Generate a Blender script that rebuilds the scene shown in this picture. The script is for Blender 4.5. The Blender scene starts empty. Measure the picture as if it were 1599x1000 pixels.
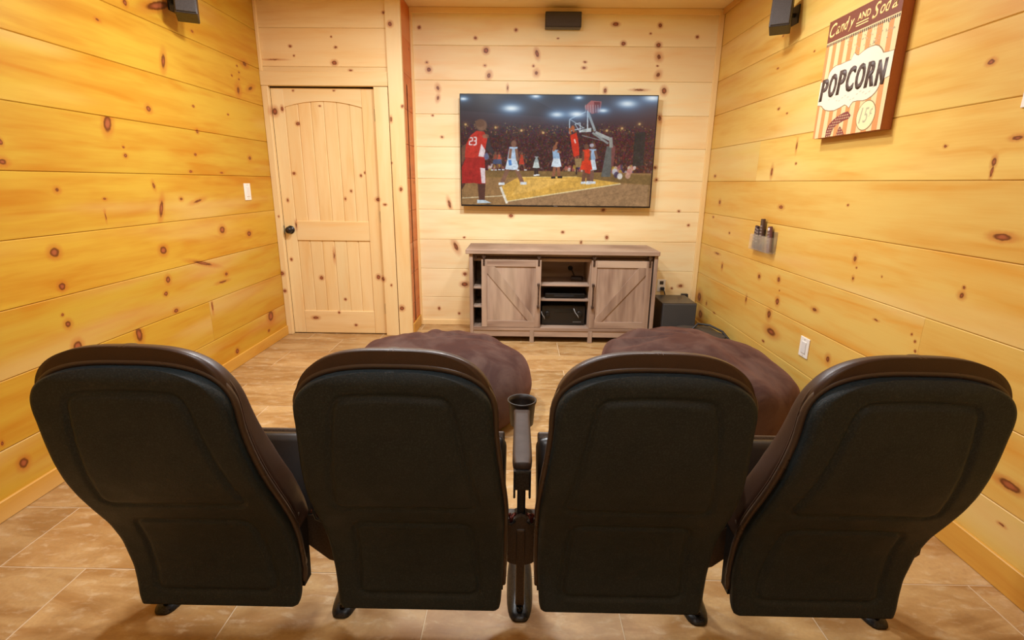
import bpy, bmesh, math, random
import numpy as np
from mathutils import Vector, Matrix, noise
random.seed(7)

# ------------------------------------------------------------------ camera, light, exposure
SC = bpy.context.scene
COL = SC.collection
def set_camera():
    f, p, yw, ro, H = 801.26, 0.2626008, 0.0116868, 0.0107134, 1.31
    d = Vector((-math.sin(yw)*math.cos(p), math.cos(yw)*math.cos(p), -math.sin(p)))
    r = Vector((math.cos(yw), math.sin(yw), 0)); u = r.cross(d)
    r2 = r*math.cos(ro)+u*math.sin(ro); u2 = -r*math.sin(ro)+u*math.cos(ro)
    cd = bpy.data.cameras.new('camera'); cam = bpy.data.objects.new('camera', cd); COL.objects.link(cam)
    m = Matrix.Identity(4)
    for i in range(3):
        m[i][0], m[i][1], m[i][2] = r2[i], u2[i], -d[i]
    m[2][3] = H
    cam.matrix_world = m
    cd.sensor_width = 36; cd.lens = f*36/1599; cd.clip_start = 0.02
    SC.camera = cam
set_camera()
vs = SC.view_settings
vs.view_transform = 'Standard'; vs.look = 'None'; vs.gamma = 1; vs.use_curve_mapping = False
vs.exposure = 0.0
w = bpy.data.worlds.new('world'); SC.world = w; w.use_nodes = True
w.node_tree.nodes['Background'].inputs[0].default_value = (1, .9, .8, 1)
w.node_tree.nodes['Background'].inputs[1].default_value = 0.3
def area(name, loc, size, power, color=(1, .93, .82), rot=(0, 0, 0), sy=None, spread=math.pi):
    l = bpy.data.lights.new(name, 'AREA'); l.energy = power; l.color = color
    l.shape = 'RECTANGLE' if sy else 'DISK'; l.size = size
    if sy: l.size_y = sy
    l.spread = spread
    o = bpy.data.objects.new(name, l); o.location = loc; o.rotation_euler = rot; COL.objects.link(o); return o
COOL = (.93, .97, 1.)
area('ceiling_and_fill_light', (-.9, 2.75, 2.62), .22, 36, COOL)
area('ceiling_and_fill_light', (-.1, 2.95, 2.62), .22, 44, COOL)
area('ceiling_and_fill_light', (.75, 2.9, 2.62), .22, 20, COOL)  # added light that lifts the back and right walls, no known fixture
area('ceiling_and_fill_light', (-.5, .9, 2.62), .3, 14, COOL)
area('ceiling_and_fill_light', (.2, -.6, 2.62), .5, 9, COOL)  # added fill light behind the camera, no known fixture

# ------------------------------------------------------------------ helpers
def srgb(r, g, b):
    f = lambda c: (c/255/12.92) if c/255 <= .04045 else ((c/255+.055)/1.055)**2.4
    return (f(r), f(g), f(b), 1)
def tag(o, label=None, cat=None, group=None, kind=None):
    if label: o['label'] = label
    if cat: o['category'] = cat
    if group: o['group'] = group
    if kind: o['kind'] = kind
    return o
def empty(name, loc, label=None, cat=None, group=None, kind=None):
    o = bpy.data.objects.new(name, None); o.location = loc; o.empty_display_size = .1; COL.objects.link(o)
    return tag(o, label, cat, group, kind)
def link_mesh(name, me, mat, parent=None):
    o = bpy.data.objects.new(name, me); COL.objects.link(o)
    if mat is not None and not me.materials: me.materials.append(mat)
    if parent is not None: 
        o.parent = parent
        if parent.name in PLOC: o.matrix_parent_inverse = Matrix.Translation(PLOC[parent.name]).inverted()
    return o
PLOC = {}   # world position of each parent that does not sit at the origin (children keep world-space vertices)
def thing(name, loc, *a, **k):
    o = empty(name, loc, *a, **k); PLOC[o.name] = Vector(loc); return o
def sub(name, me, mat, parent):
    """a sub-part: the parent is a mesh object whose vertices are in world space"""
    o = bpy.data.objects.new(name, me); COL.objects.link(o)
    if mat is not None and not me.materials: me.materials.append(mat)
    o.parent = parent; return o
def mesh(verts, faces, smooth=False, name='mesh'):
    me = bpy.data.meshes.new(name); me.from_pydata([tuple(v) for v in verts], [], faces); me.validate(); me.update()
    if smooth: me.polygons.foreach_set('use_smooth', [True]*len(me.polygons))
    return me
def bm_mesh(bm, smooth=False):
    bmesh.ops.recalc_face_normals(bm, faces=bm.faces)
    me = bpy.data.meshes.new('mesh'); bm.to_mesh(me); bm.free()
    if smooth: me.polygons.foreach_set('use_smooth', [True]*len(me.polygons))
    return me
def add_box(bm, x0, x1, y0, y1, z0, z1, bev=0, seg=2, M=None):
    v = [bm.verts.new(p) for p in ((x0,y0,z0),(x1,y0,z0),(x1,y1,z0),(x0,y1,z0),(x0,y0,z1),(x1,y0,z1),(x1,y1,z1),(x0,y1,z1))]
    fs = [bm.faces.new([v[i] for i in f]) for f in ((3,2,1,0),(4,5,6,7),(0,1,5,4),(1,2,6,5),(2,3,7,6),(3,0,4,7))]
    if bev > 0:
        es = list({e for f in fs for e in f.edges})
        r = bmesh.ops.bevel(bm, geom=es, offset=bev, segments=seg, affect='EDGES', profile=.5)
        v = list({q for f in r['faces'] for q in f.verts} | {q for q in v if q.is_valid})
    if M is not None:
        allv = set()
        for q in v:
            if q.is_valid: allv.add(q)
        # include all verts connected
        st = list(allv); 
        while st:
            q = st.pop()
            for e in q.link_edges:
                o = e.other_vert(q)
                if o not in allv: allv.add(o); st.append(o)
        bmesh.ops.transform(bm, matrix=M, verts=list(allv))
def box(x0, x1, y0, y1, z0, z1, bev=0, seg=2, M=None):
    bm = bmesh.new(); add_box(bm, x0, x1, y0, y1, z0, z1, bev, seg, M); return bm_mesh(bm)
def add_tube(bm, pts, rad, n=8, caps=True):
    pts = [Vector(p) for p in pts]; rings = []
    up = Vector((0, 0, 1))
    for i, p in enumerate(pts):
        t = (pts[min(i+1, len(pts)-1)]-pts[max(i-1, 0)]).normalized()
        a = t.cross(up)
        if a.length < .05: a = t.cross(Vector((0, 1, 0)))
        a.normalize(); b = t.cross(a)
        r = rad[i] if hasattr(rad, '__len__') else rad
        rings.append([bm.verts.new(p+a*r*math.cos(2*math.pi*k/n)+b*r*math.sin(2*math.pi*k/n)) for k in range(n)])
    for A, B in zip(rings, rings[1:]):
        for k in range(n): bm.faces.new((A[k], A[(k+1) % n], B[(k+1) % n], B[k]))
    if caps: bm.faces.new(rings[0][::-1]); bm.faces.new(rings[-1])
def tube(pts, rad, n=8, smooth=True):
    bm = bmesh.new(); add_tube(bm, pts, rad, n); return bm_mesh(bm, smooth)
def lathe(prof, n=32, center=(0, 0, 0), axis='z', smooth=True, sx=1, sy=1):
    vs_, fs = [], []
    for (r, h) in prof:
        for k in range(n):
            a = 2*math.pi*k/n; x, y = r*math.cos(a)*sx, r*math.sin(a)*sy
            p = (x, y, h) if axis == 'z' else ((x, h, y) if axis == 'y' else (h, x, y))
            vs_.append((p[0]+center[0], p[1]+center[1], p[2]+center[2]))
    for i in range(len(prof)-1):
        for k in range(n):
            fs.append((i*n+k, i*n+(k+1) % n, (i+1)*n+(k+1) % n, (i+1)*n+k))
    fs.append(tuple(range(n))[::-1]); fs.append(tuple((len(prof)-1)*n+k for k in range(n)))
    bm = bmesh.new(); me = mesh(vs_, fs); bm.from_mesh(me); bpy.data.meshes.remove(me)
    return bm_mesh(bm, smooth)
def extrude_poly(pts3, offset):
    """closed polygon (list of 3d points) thickened by an offset vector"""
    n = len(pts3); off = Vector(offset)
    vs_ = [Vector(p) for p in pts3]+[Vector(p)+off for p in pts3]
    fs = [tuple(range(n)), tuple(range(2*n-1, n-1, -1))]+[(i, (i+1) % n, n+(i+1) % n, n+i) for i in range(n)]
    bm = bmesh.new(); me = mesh(vs_, fs); bm.from_mesh(me); bpy.data.meshes.remove(me)
    return bm_mesh(bm)

# ------------------------------------------------------------------ node materials
class NT:
    def __init__(s, name):
        s.m = bpy.data.materials.new(name); s.m.use_nodes = True; s.t = s.m.node_tree; s.n = s.t.nodes; s.l = s.t.links
        s.b = s.n['Principled BSDF']
    def node(s, ty, ins=None, **k):
        n = s.n.new(ty)
        for a, b in k.items(): setattr(n, a, b)
        for i, v in (ins or {}).items():
            if isinstance(v, bpy.types.NodeSocket): s.l.new(v, n.inputs[i])
            else: n.inputs[i].default_value = v
        return n
    def math(s, op, a, b=0., c=0.):
        return s.node('ShaderNodeMath', {0: a, 1: b, 2: c}, operation=op).outputs[0]
    def maprange(s, v, a, b, c=0., d=1., smooth=True):
        return s.node('ShaderNodeMapRange', {0: v, 1: a, 2: b, 3: c, 4: d}, interpolation_type='SMOOTHSTEP' if smooth else 'LINEAR').outputs[0]
    def mix(s, f, a, b, blend='MIX'):
        n = s.n.new('ShaderNodeMix'); n.data_type = 'RGBA'; n.blend_type = blend; n.clamp_factor = True
        for i, v in ((0, f), (6, a), (7, b)):
            if isinstance(v, bpy.types.NodeSocket): s.l.new(v, n.inputs[i])
            else: n.inputs[i].default_value = v
        return n.outputs[2]
    def noise(s, vec, scale, detail=2., rough=.5, dist=0.):
        return s.node('ShaderNodeTexNoise', {'Vector': vec, 'Scale': scale, 'Detail': detail, 'Roughness': rough, 'Distortion': dist}).outputs['Fac']
    def scaled(s, vec, sc, off=(0, 0, 0)):
        return s.node('ShaderNodeMapping', {'Vector': vec, 'Scale': sc, 'Location': off}).outputs[0]
    def bump(s, h, strength=.3, dist=.002):
        n = s.node('ShaderNodeBump', {'Height': h, 'Strength': strength, 'Distance': dist}); s.l.new(n.outputs[0], s.b.inputs['Normal'])
    def out(s, col=None, rough=None, **k):
        for key, v in (('Base Color', col), ('Roughness', rough)):
            if v is None: continue
            if isinstance(v, bpy.types.NodeSocket): s.l.new(v, s.b.inputs[key])
            else: s.b.inputs[key].default_value = v
        for kk, v in k.items(): s.b.inputs[kk].default_value = v
        return s.m
def mixc(a, b, t): return tuple(a[i]*(1-t)+b[i]*t for i in range(3))+(1,)
def wood_mat(name, light, dark, knots=(), grain='y', seed=0., figure=1., rough=.42, knotcol=((95, 38, 10), (186, 92, 32)), spec=.35, rand=.0, ringscale=1.):
    """pine board. grain = world axis the fibres run along; knots = (along, across, r_along, r_across, strength, angle)"""
    t = NT(name)
    co = t.node('ShaderNodeTexCoord').outputs['Object']
    sp = t.node('ShaderNodeSeparateXYZ', {0: co})
    X, Y, Z = sp.outputs
    if grain == 'y': U, V, W = Y, Z, X
    elif grain == 'x': U, V, W = X, Z, Y
    else: U, V, W = Z, X, Y
    P0 = t.node('ShaderNodeCombineXYZ', {0: U, 1: V, 2: W}).outputs[0]
    P = t.node('ShaderNodeVectorMath', {0: P0, 1: (seed*3.1, seed*1.7, seed*2.3)}, operation='ADD').outputs[0]
    if grain == 'z': knots = [(b_, a_, rb_, ra_, s_, -g_) for (a_, b_, ra_, rb_, s_, g_) in knots]
    d = None
    if knots:
        wob = t.node('ShaderNodeTexNoise', {'Vector': P0, 'Scale': 55., 'Detail': 1.}).outputs['Color']
        wv = t.node('ShaderNodeVectorMath', {0: wob, 1: (.5, .5, .5)}, operation='SUBTRACT').outputs[0]
        wv = t.node('ShaderNodeVectorMath', {0: wv, 1: (.008, .008, 0)}, operation='MULTIPLY').outputs[0]
        PK = t.node('ShaderNodeVectorMath', {0: P0, 1: wv}, operation='ADD').outputs[0]
        PK = t.node('ShaderNodeVectorMath', {0: PK, 1: (1, 1, 0)}, operation='MULTIPLY').outputs[0]
        core = None
        for (a, b, ra, rb, s_, ang) in knots:
            mp = t.node('ShaderNodeMapping', {'Vector': PK, 'Location': (a, b, 0), 'Rotation': (0, 0, math.radians(ang)), 'Scale': (ra, rb, 1)}, vector_type='TEXTURE').outputs[0]
            L = t.node('ShaderNodeVectorMath', {0: mp}, operation='LENGTH').outputs['Value']
            L2 = t.math('ADD', L, (1-s_)*.75)
            d = L2 if d is None else t.math('MINIMUM', d, L2)
    # annual figure : stretched noise contours
    Pf = t.scaled(P, (.55, 5.5, 1.))
    if d is not None:
        push = t.math('MULTIPLY', t.math('EXPONENT', t.math('MULTIPLY', d, -.45)), .28)
        cp = t.node('ShaderNodeCombineXYZ', {0: 0., 1: push, 2: 0.}).outputs[0]
        Pf = t.node('ShaderNodeVectorMath', {0: Pf, 1: cp}, operation='ADD').outputs[0]
    n1 = t.noise(Pf, 1.0, 1.5, .45, .25)
    band = t.math('SINE', t.math('MULTIPLY', n1, 44.*ringscale))
    band = t.maprange(band, -.2, 1., 0., 1.)
    n2 = t.noise(t.scaled(P, (1.3, 9., 1.)), 1., 3., .6)
    fib = t.noise(t.scaled(P, (5., 190., 5.)), 1., 3., .6)
    f = t.math('MULTIPLY', band, t.maprange(n2, .35, .7, .02, .26*figure))
    f = t.math('ADD', f, t.math('MULTIPLY', t.maprange(n2, .32, .72, 0., 1.), .60*figure))
    f = t.math('ADD', f, t.math('MULTIPLY', t.math('SUBTRACT', fib, .5), .35))
    col = t.mix(f, light, dark)
    pale = t.maprange(t.noise(t.scaled(P, (.35, 3., 1.)), 1.3, 2., .5), .5, .72, 0., .5)
    col = t.mix(pale, col, mixc(light, (1, .86, .6, 1), .30))
    if d is not None:
        dn = t.math('ADD', d, t.math('MULTIPLY', t.math('SUBTRACT', n2, .5), .5))
        halo = t.maprange(dn, .9, 2.2, .5, 0.)
        col = t.mix(halo, col, srgb(*knotcol[1]))
        cc = t.mix(t.maprange(dn, .25, .75, 0., 1.), srgb(165, 84, 52), srgb(*knotcol[0]))
        corem = t.maprange(dn, .72, 1.08, .88, 0.)
        col = t.mix(corem, col, cc)
    t.bump(fib, .06, .001)
    return t.out(col, rough, **{'Specular IOR Level': spec})
def plain(name, col, rough=.5, metal=0., spec=.5, noisy=0., scale=200., bump=0., coat=0.):
    t = NT(name); c = srgb(*col) if len(col) == 3 else col
    co = t.node('ShaderNodeTexCoord').outputs['Object']
    n = t.noise(co, scale, 3., .6)
    cc = t.mix(t.maprange(n, .3, .7), mixc(c, (0, 0, 0, 1), noisy), mixc(c, (1, 1, 1, 1), noisy*.25))
    if bump: t.bump(n, bump, .001)
    m = t.out(cc, rough, Metallic=metal); t.b.inputs['Specular IOR Level'].default_value = spec
    if coat: t.b.inputs['Coat Weight'].default_value = coat
    return m

# knots seen in the boards: (along the board, height, half length, half height, strength, angle)
K_LEFT = [(2.91,2.172,0.019,0.0188,0.8,0),(3.17,2.234,0.1266,0.0238,0.9,20),(3.511,2.279,0.0242,0.0151,0.5,0),(2.7,2.036,0.0206,0.0102,0.5,0),(3.146,1.948,0.0227,0.0591,0.6,-15),(4.075,2.123,0.0475,0.0269,0.5,0),(3.961,2.088,0.0135,0.0087,0.6,0),(3.875,2.009,0.013,0.0086,0.7,0),(3.978,2.049,0.0136,0.0088,0.7,0),(3.966,2.001,0.0136,0.0088,0.6,0),(3.939,1.924,0.0404,0.055,0.35,-15),(4.121,1.967,0.0688,0.023,0.35,20),(3.468,2.183,0.0136,0.0094,0.9,0),(2.959,1.674,0.0231,0.0184,0.8,0),(3.372,1.742,0.0133,0.0076,0.9,0),(3.761,1.741,0.0124,0.0064,0.8,0),(2.645,1.567,0.0249,0.0453,1.0,-20),(2.727,1.421,0.0134,0.0095,0.9,0),(2.724,1.462,0.0089,0.0063,0.8,0),(3.376,1.597,0.0135,0.0135,0.9,0),(3.322,1.457,0.0165,0.0096,0.8,0),(3.99,1.464,0.0286,0.0185,0.6,0),(3.251,1.353,0.016,0.0076,1.0,0),(3.587,1.351,0.0194,0.0063,1.0,0),(2.077,1.44,0.0104,0.0144,0.7,0),(2.066,1.366,0.0233,0.0169,0.7,0),(2.283,1.256,0.0192,0.0162,0.4,0),(2.538,1.21,0.0139,0.0075,0.7,0),(2.523,1.128,0.006,0.0272,0.6,0),(2.9,1.271,0.0128,0.0239,0.6,15),(2.931,1.145,0.0185,0.0629,0.75,-20),(3.119,1.192,0.0209,0.0129,0.5,0),(3.279,1.175,0.0923,0.0156,0.3,10),(2.204,0.994,0.0246,0.0216,1.0,0),(2.891,0.916,0.0289,0.0247,1.0,0),(3.504,0.976,0.0343,0.0253,0.9,0),(3.849,0.917,0.0322,0.0209,0.9,0),(2.205,0.843,0.0188,0.0179,1.0,0),(2.89,0.746,0.0214,0.0215,0.9,0),(2.852,0.671,0.0183,0.0125,0.9,0),(2.175,0.719,0.0077,0.0069,0.9,0),(2.193,0.672,0.019,0.0195,0.7,0),(2.217,0.562,0.0245,0.0243,1.0,0),(2.914,0.555,0.0221,0.0147,0.9,0),(3.482,0.676,0.0231,0.015,0.7,0),(3.428,0.632,0.075,0.0106,0.5,0),(3.245,0.786,0.1401,0.0139,0.7,-15),(2.597,0.504,0.0245,0.0432,0.9,5),(3.27,0.495,0.0104,0.0411,0.7,0),(4.033,0.23,0.0474,0.0459,1.0,0),(3.975,0.124,0.0206,0.0127,0.8,0),(3.488,0.111,0.0241,0.0202,0.9,0),(1.853,0.175,0.0208,0.023,1.0,0),(1.794,0.296,0.0068,0.0098,0.9,0)]
K_RIGHT = [(1.987,1.732,0.0187,0.0108,0.8,0),(1.815,1.469,0.0254,0.0102,0.8,0),(1.881,1.395,0.0113,0.0193,0.7,0),(2.109,1.462,0.011,0.006,0.8,0),(3.232,1.535,0.0111,0.0368,0.6,0),(3.523,1.778,0.0174,0.0079,0.8,0),(3.406,1.737,0.0122,0.006,0.8,0),(3.61,2.03,0.0134,0.006,0.9,0),(3.19,2.036,0.0104,0.006,0.8,0),(3.21,1.434,0.0111,0.0074,0.8,0),(3.595,2.214,0.0175,0.0098,0.5,0),(3.502,1.392,0.0177,0.0363,0.7,0),(1.88,1.363,0.0063,0.0237,0.8,0),(4.499,1.377,0.0293,0.013,0.6,0),(3.315,1.176,0.0322,0.0136,0.8,0),(2.647,1.217,0.0102,0.0062,0.7,0),(1.779,1.147,0.0419,0.0136,0.9,0),(2.518,0.966,0.0166,0.0211,0.6,0),(2.495,0.927,0.007,0.006,0.8,0),(2.506,0.871,0.0119,0.0136,0.5,0),(2.311,0.916,0.006,0.006,0.6,0),(1.88,0.922,0.0161,0.0148,0.6,0),(1.879,0.951,0.008,0.0079,0.7,0),(2.779,0.646,0.0357,0.0153,0.5,0),(3.212,0.734,0.0196,0.0194,0.8,0),(3.19,0.598,0.0235,0.0253,0.8,0),(3.184,0.669,0.0077,0.006,0.8,0),(3.477,0.706,0.023,0.0189,0.7,0),(4.129,0.673,0.0194,0.0297,0.6,0),(4.261,0.758,0.0615,0.0102,0.6,0),(3.628,0.514,0.0152,0.0309,0.6,0),(3.271,0.493,0.0331,0.0401,0.6,0),(3.212,0.391,0.0806,0.0318,0.7,0),(3.297,0.302,0.0171,0.0082,0.9,0),(4.183,0.271,0.0272,0.0077,0.9,0),(2.046,0.691,0.0065,0.006,0.9,0),(2.071,0.715,0.006,0.006,0.8,0),(2.034,0.654,0.006,0.006,0.9,0),(2.588,0.424,0.0212,0.0227,0.7,0),(4.564,0.323,0.0642,0.0555,0.7,0),(4.492,0.18,0.0627,0.055,0.7,0),(2.293,0.717,0.0203,0.006,0.5,0),(4.377,0.307,0.0148,0.0187,0.8,0),(4.331,1.169,0.0275,0.0227,0.6,0),(4.063,0.945,0.0184,0.0096,0.7,0),(4.436,1.043,0.0218,0.0104,0.7,0),(1.527,0.354,0.0429,0.0153,1.0,0),(1.515,0.211,0.0157,0.0062,0.6,0)]
K_BACK = [(-0.842,2.529,0.0132,0.0118,0.9,0),(-0.38,2.454,0.0132,0.0119,0.9,0),(-0.048,2.515,0.0131,0.0118,0.9,0),(0.299,2.456,0.0105,0.0071,0.7,0),(0.765,2.563,0.0261,0.014,0.9,0),(1.128,2.557,0.0156,0.0164,0.9,0),(1.055,2.496,0.0104,0.0071,0.8,0),(0.838,2.421,0.0184,0.0167,0.9,0),(1.127,2.412,0.021,0.0191,0.9,0),(1.437,2.474,0.013,0.0118,0.9,0),(-0.294,2.362,0.0212,0.0217,1.0,0),(0.129,2.341,0.0186,0.0361,0.8,15),(0.101,2.247,0.0107,0.0097,0.8,0),(0.127,2.194,0.0267,0.0319,0.4,0),(-0.304,2.247,0.016,0.0122,0.4,0),(-0.27,2.171,0.0242,0.032,0.6,-20),(-0.773,2.213,0.0242,0.0245,0.6,0),(-0.788,2.268,0.0161,0.0122,0.5,0),(0.529,2.28,0.0159,0.0097,0.6,0),(0.523,2.236,0.0213,0.0122,0.6,0),(1.137,2.323,0.029,0.0337,0.5,30),(1.131,2.255,0.0106,0.0073,0.7,0),(1.142,2.187,0.0266,0.0343,0.45,-30),(-0.701,2.071,0.0217,0.0324,0.5,15),(-0.703,1.993,0.019,0.0327,0.4,-15),(-0.113,2.075,0.0108,0.0299,0.5,0),(0.708,2.062,0.0161,0.0224,0.8,0),(1.202,2.064,0.0241,0.0298,0.8,10),(0.993,2.069,0.0644,0.0099,0.6,0),(1.183,1.847,0.0217,0.0357,0.6,15),(1.178,1.445,0.0167,0.016,0.8,0),(1.198,1.343,0.0168,0.0162,0.6,0),(-0.573,0.739,0.0263,0.064,0.6,25),(-0.495,0.821,0.0116,0.0086,0.9,0),(-0.494,0.487,0.0207,0.0179,0.8,0),(-0.498,0.39,0.0327,0.0212,0.9,0),(-0.553,0.11,0.0121,0.0125,0.8,0),(-0.741,0.156,0.0121,0.0155,0.9,0),(0.394,0.878,0.0144,0.0114,0.9,0),(0.793,0.836,0.0144,0.0172,0.9,0),(0.564,0.788,0.0116,0.0173,0.7,0),(1.497,0.4,0.0235,0.015,0.8,0),(1.42,0.376,0.0118,0.0121,0.7,0),(0.748,1.079,0.0171,0.014,0.9,0),(-0.074,1.02,0.0201,0.0169,0.9,0),(-0.623,1.114,0.0172,0.0558,0.6,15),(-0.752,1.853,0.011,0.0077,0.8,0),(-0.677,1.681,0.0166,0.0131,0.5,0),(1.419,1.076,0.0142,0.0111,0.6,0),(1.516,0.953,0.0114,0.0113,0.8,0)]
K_DOOR = [(-1.771,2.298,0.0123,0.0089,0.9,0),(-1.748,2.232,0.0074,0.006,0.9,0),(-1.422,2.292,0.0123,0.0089,0.9,0),(-1.44,2.184,0.0198,0.0158,1.0,0),(-1.45,2.365,0.0073,0.0066,0.8,0),(-1.318,2.132,0.0149,0.0091,0.8,0),(-1.043,2.532,0.0121,0.0107,0.8,0),(-0.991,2.448,0.017,0.0174,0.9,0),(-1.909,2.203,0.0992,0.0067,0.4,0),(-1.947,1.832,0.0229,0.0283,0.9,0),(-1.888,1.852,0.0127,0.0212,0.8,0),(-1.778,1.743,0.0153,0.0143,0.9,0),(-1.846,1.36,0.0131,0.0125,0.9,0),(-1.298,1.348,0.0104,0.0125,0.8,0),(-1.265,1.372,0.0078,0.01,0.8,0),(-1.915,1.146,0.0106,0.0154,0.8,0),(-1.439,1.162,0.0106,0.0154,0.6,0),(-1.387,1.225,0.0105,0.0127,0.7,0),(-1.165,1.16,0.0211,0.0154,0.9,0),(-1.102,1.121,0.0159,0.0103,0.8,0),(-1.694,0.497,0.0165,0.0167,0.9,0),(-1.502,0.31,0.0111,0.0114,0.9,0),(-1.772,0.143,0.0281,0.0145,0.9,0),(-1.563,0.193,0.0112,0.0115,0.8,0),(-1.422,0.081,0.0141,0.0117,0.8,0),(-1.935,0.655,0.0109,0.0137,0.8,0),(-1.2,0.511,0.0165,0.0194,0.9,0),(-1.154,0.498,0.0192,0.0194,0.9,0),(-1.083,0.449,0.0083,0.0112,0.8,0),(-1.866,0.944,0.0107,0.0369,0.5,0),(-1.57,0.691,0.0109,0.0598,0.4,0),(-2.011,0.539,0.0193,0.0166,0.9,0),(-2.001,0.388,0.0139,0.0141,0.9,0),(-0.964,1.245,0.0131,0.0177,0.9,0),(-1.0,0.249,0.0195,0.02,0.9,0),(-0.925,1.872,0.0101,0.0117,0.9,0),(-1.987,1.016,0.008,0.0105,0.5,0),(-1.591,1.876,0.0101,0.007,0.7,0),(-1.787,1.986,0.0101,0.0093,0.6,0),(-1.466,1.988,0.0125,0.0069,0.6,0),(-1.016,1.777,0.0101,0.0237,0.8,0),(-1.027,1.448,0.0078,0.0099,0.7,0)]
XL, XR, YD, YB, ZC, XA, YF = -2.02, 1.64, 4.31, 4.68, 2.675, -.92, -1.6
PITCH = .2665

# ------------------------------------------------------------------ floor of tiles
def tile_material():
    t = NT('travertine_tile')
    co = t.node('ShaderNodeTexCoord').outputs['Object']
    rnd = t.node('ShaderNodeObjectInfo').outputs['Random']
    off = t.node('ShaderNodeCombineXYZ', {0: t.math('MULTIPLY', rnd, 37.), 1: t.math('MULTIPLY', rnd, 91.), 2: 0.}).outputs[0]
    P = t.node('ShaderNodeVectorMath', {0: co, 1: off}, operation='ADD').outputs[0]
    n1 = t.noise(t.scaled(P, (1.6, 5.5, 1)), 1.3, 5., .6, .8)
    n2 = t.noise(t.scaled(P, (1, 2.2, 1)), 14., 4., .65, .4)
    n3 = t.noise(P, 90., 3., .6)
    c = t.mix(t.maprange(n1, .36, .64), srgb(194, 158, 106), srgb(164, 122, 70))
    c = t.mix(t.maprange(n2, .5, .72, 0, .55), c, srgb(212, 188, 150))
    c = t.mix(t.maprange(n2, .28, .45, .3, 0), c, srgb(146, 108, 72))
    c = t.mix(t.maprange(n3, .3, .7, 0, .16), c, srgb(140, 100, 66))
    hsv = t.node('ShaderNodeHueSaturation', {'Value': t.maprange(rnd, 0, 1, .88, 1.08, False), 'Color': c}).outputs[0]
    t.bump(n2, .05, .001)
    return t.out(hsv, t.maprange(n2, .3, .7, .34, .5), **{'Specular IOR Level': .4})
M_TILE = tile_material()
M_GROUT = plain('grout', (214, 190, 156), .8)
floor = link_mesh('floor', box(XL-.1, XR+.1, YF-.1, YB+.1, -.05, -.0012), M_GROUT); tag(floor, kind='structure')
TW, TH, G = .606, .335, .0019
tile_cache = {}
rowi = 0
y = 1.475-TH*8
while y < YB:
    x = -1.789-.606 + (.303 if (rowi % 2) else 0)
    while x < XR:
        a, b = max(x+G, XL), min(x+TW-G, XR)
        c0, c1 = y+G, min(y+TH-G, YB)
        if b-a > .03 and c1-c0 > .02 and c1 > YF:
            key = (round(b-a, 3), round(c1-c0, 3))
            if key not in tile_cache:
                tile_cache[key] = box(-key[0]/2, key[0]/2, -key[1]/2, key[1]/2, -.006, 0, .0006, 1)
            o = link_mesh('tile', tile_cache[key], M_TILE); o.location = ((a+b)/2, (c0+c1)/2, 0); o.parent = floor
        x += TW
    y += TH; rowi += 1

# ------------------------------------------------------------------ plank walls
def plank_mesh(axis, a0, a1, z0, z1, face, nrm, th=.02, ch=.0035):
    """board running along axis 'x' or 'y' from a0 to a1; its face lies on coordinate `face`, nrm = direction (+-1) it looks"""
    prof = [(0, z0), (th-ch, z0), (th, z0+ch), (th, z1-ch*.8), (th-ch*.8, z1), (0, z1)]
    back = face-nrm*th
    vs_ = []
    for a in (a0, a1):
        for (w_, z) in prof:
            wv = back+nrm*w_
            vs_.append((a, wv, z) if axis == 'x' else (wv, a, z))
    n = len(prof)
    fs = [tuple(range(n)), tuple(range(2*n-1, n-1, -1))]+[(i, (i+1) % n, n+(i+1) % n, n+i) for i in range(n)]
    bm = bmesh.new(); me = mesh(vs_, fs); bm.from_mesh(me); bpy.data.meshes.remove(me)
    return bm_mesh(bm)
def vplank(axis, a0, a1, z0, z1, face, nrm, th=.02, ch=.004):
    """upright board with chamfered long edges"""
    back = face-nrm*th
    prof = [(a0, 0), (a0, th-ch), (a0+ch, th), (a1-ch, th), (a1, th-ch), (a1, 0)]
    vs_ = []
    for z in (z0, z1):
        for (a, w_) in prof:
            wv = back+nrm*w_
            vs_.append((a, wv, z) if axis == 'x' else (wv, a, z))
    n = len(prof)
    fs = [tuple(range(n)), tuple(range(2*n-1, n-1, -1))]+[(i, (i+1) % n, n+(i+1) % n, n+i) for i in range(n)]
    bm = bmesh.new(); me = mesh(vs_, fs); bm.from_mesh(me); bpy.data.meshes.remove(me)
    return bm_mesh(bm)
def jitter(c, a=.06, b=.04):
    k = 1+random.uniform(-a, a); g = 1+random.uniform(-b, b)
    return (min(c[0]*k, 1), min(c[1]*k*g, 1), min(c[2]*k*(1+2*(g-1)), 1), 1)
def plank_wall(name, axis, a0, a1, face, nrm, light, dark, knots, zs, joints={}, figure=1., z_off=0., skip=None):
    th = .02
    back = face-nrm*th
    lo, hi = sorted((back, back-nrm*.05))
    body = box(a0, a1, lo, hi, 0, ZC) if axis == 'x' else box(lo, hi, a0, a1, 0, ZC)
    wl = link_mesh(name, body, M_WALLBACK); tag(wl, kind='structure')
    for i, (z0, z1) in enumerate(zip(zs, zs[1:])):
        js = [a0]+list(joints.get(i, []))+[a1]
        for b0, b1 in zip(js, js[1:]):
            ks = [k for k in knots if z0-.02 < k[1] < z1+.02 and b0 < k[0] < b1]
            m = wood_mat('pine_plank', jitter(light), jitter(dark), ks, axis, random.uniform(0, 40), figure)
            link_mesh('plank', plank_mesh(axis, b0+.0004, b1-.0004, z0+.0006, z1-.0006, face, nrm), m, wl).parent = wl
    return wl
M_WALLBACK = plain('dark_board_backing', (120, 66, 22), .8)
ZS = [PITCH*i for i in range(10)]+[ZC]
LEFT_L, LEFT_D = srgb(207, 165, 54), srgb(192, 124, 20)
RIGHT_L, RIGHT_D = srgb(228, 192, 102), srgb(216, 150, 50)
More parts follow.
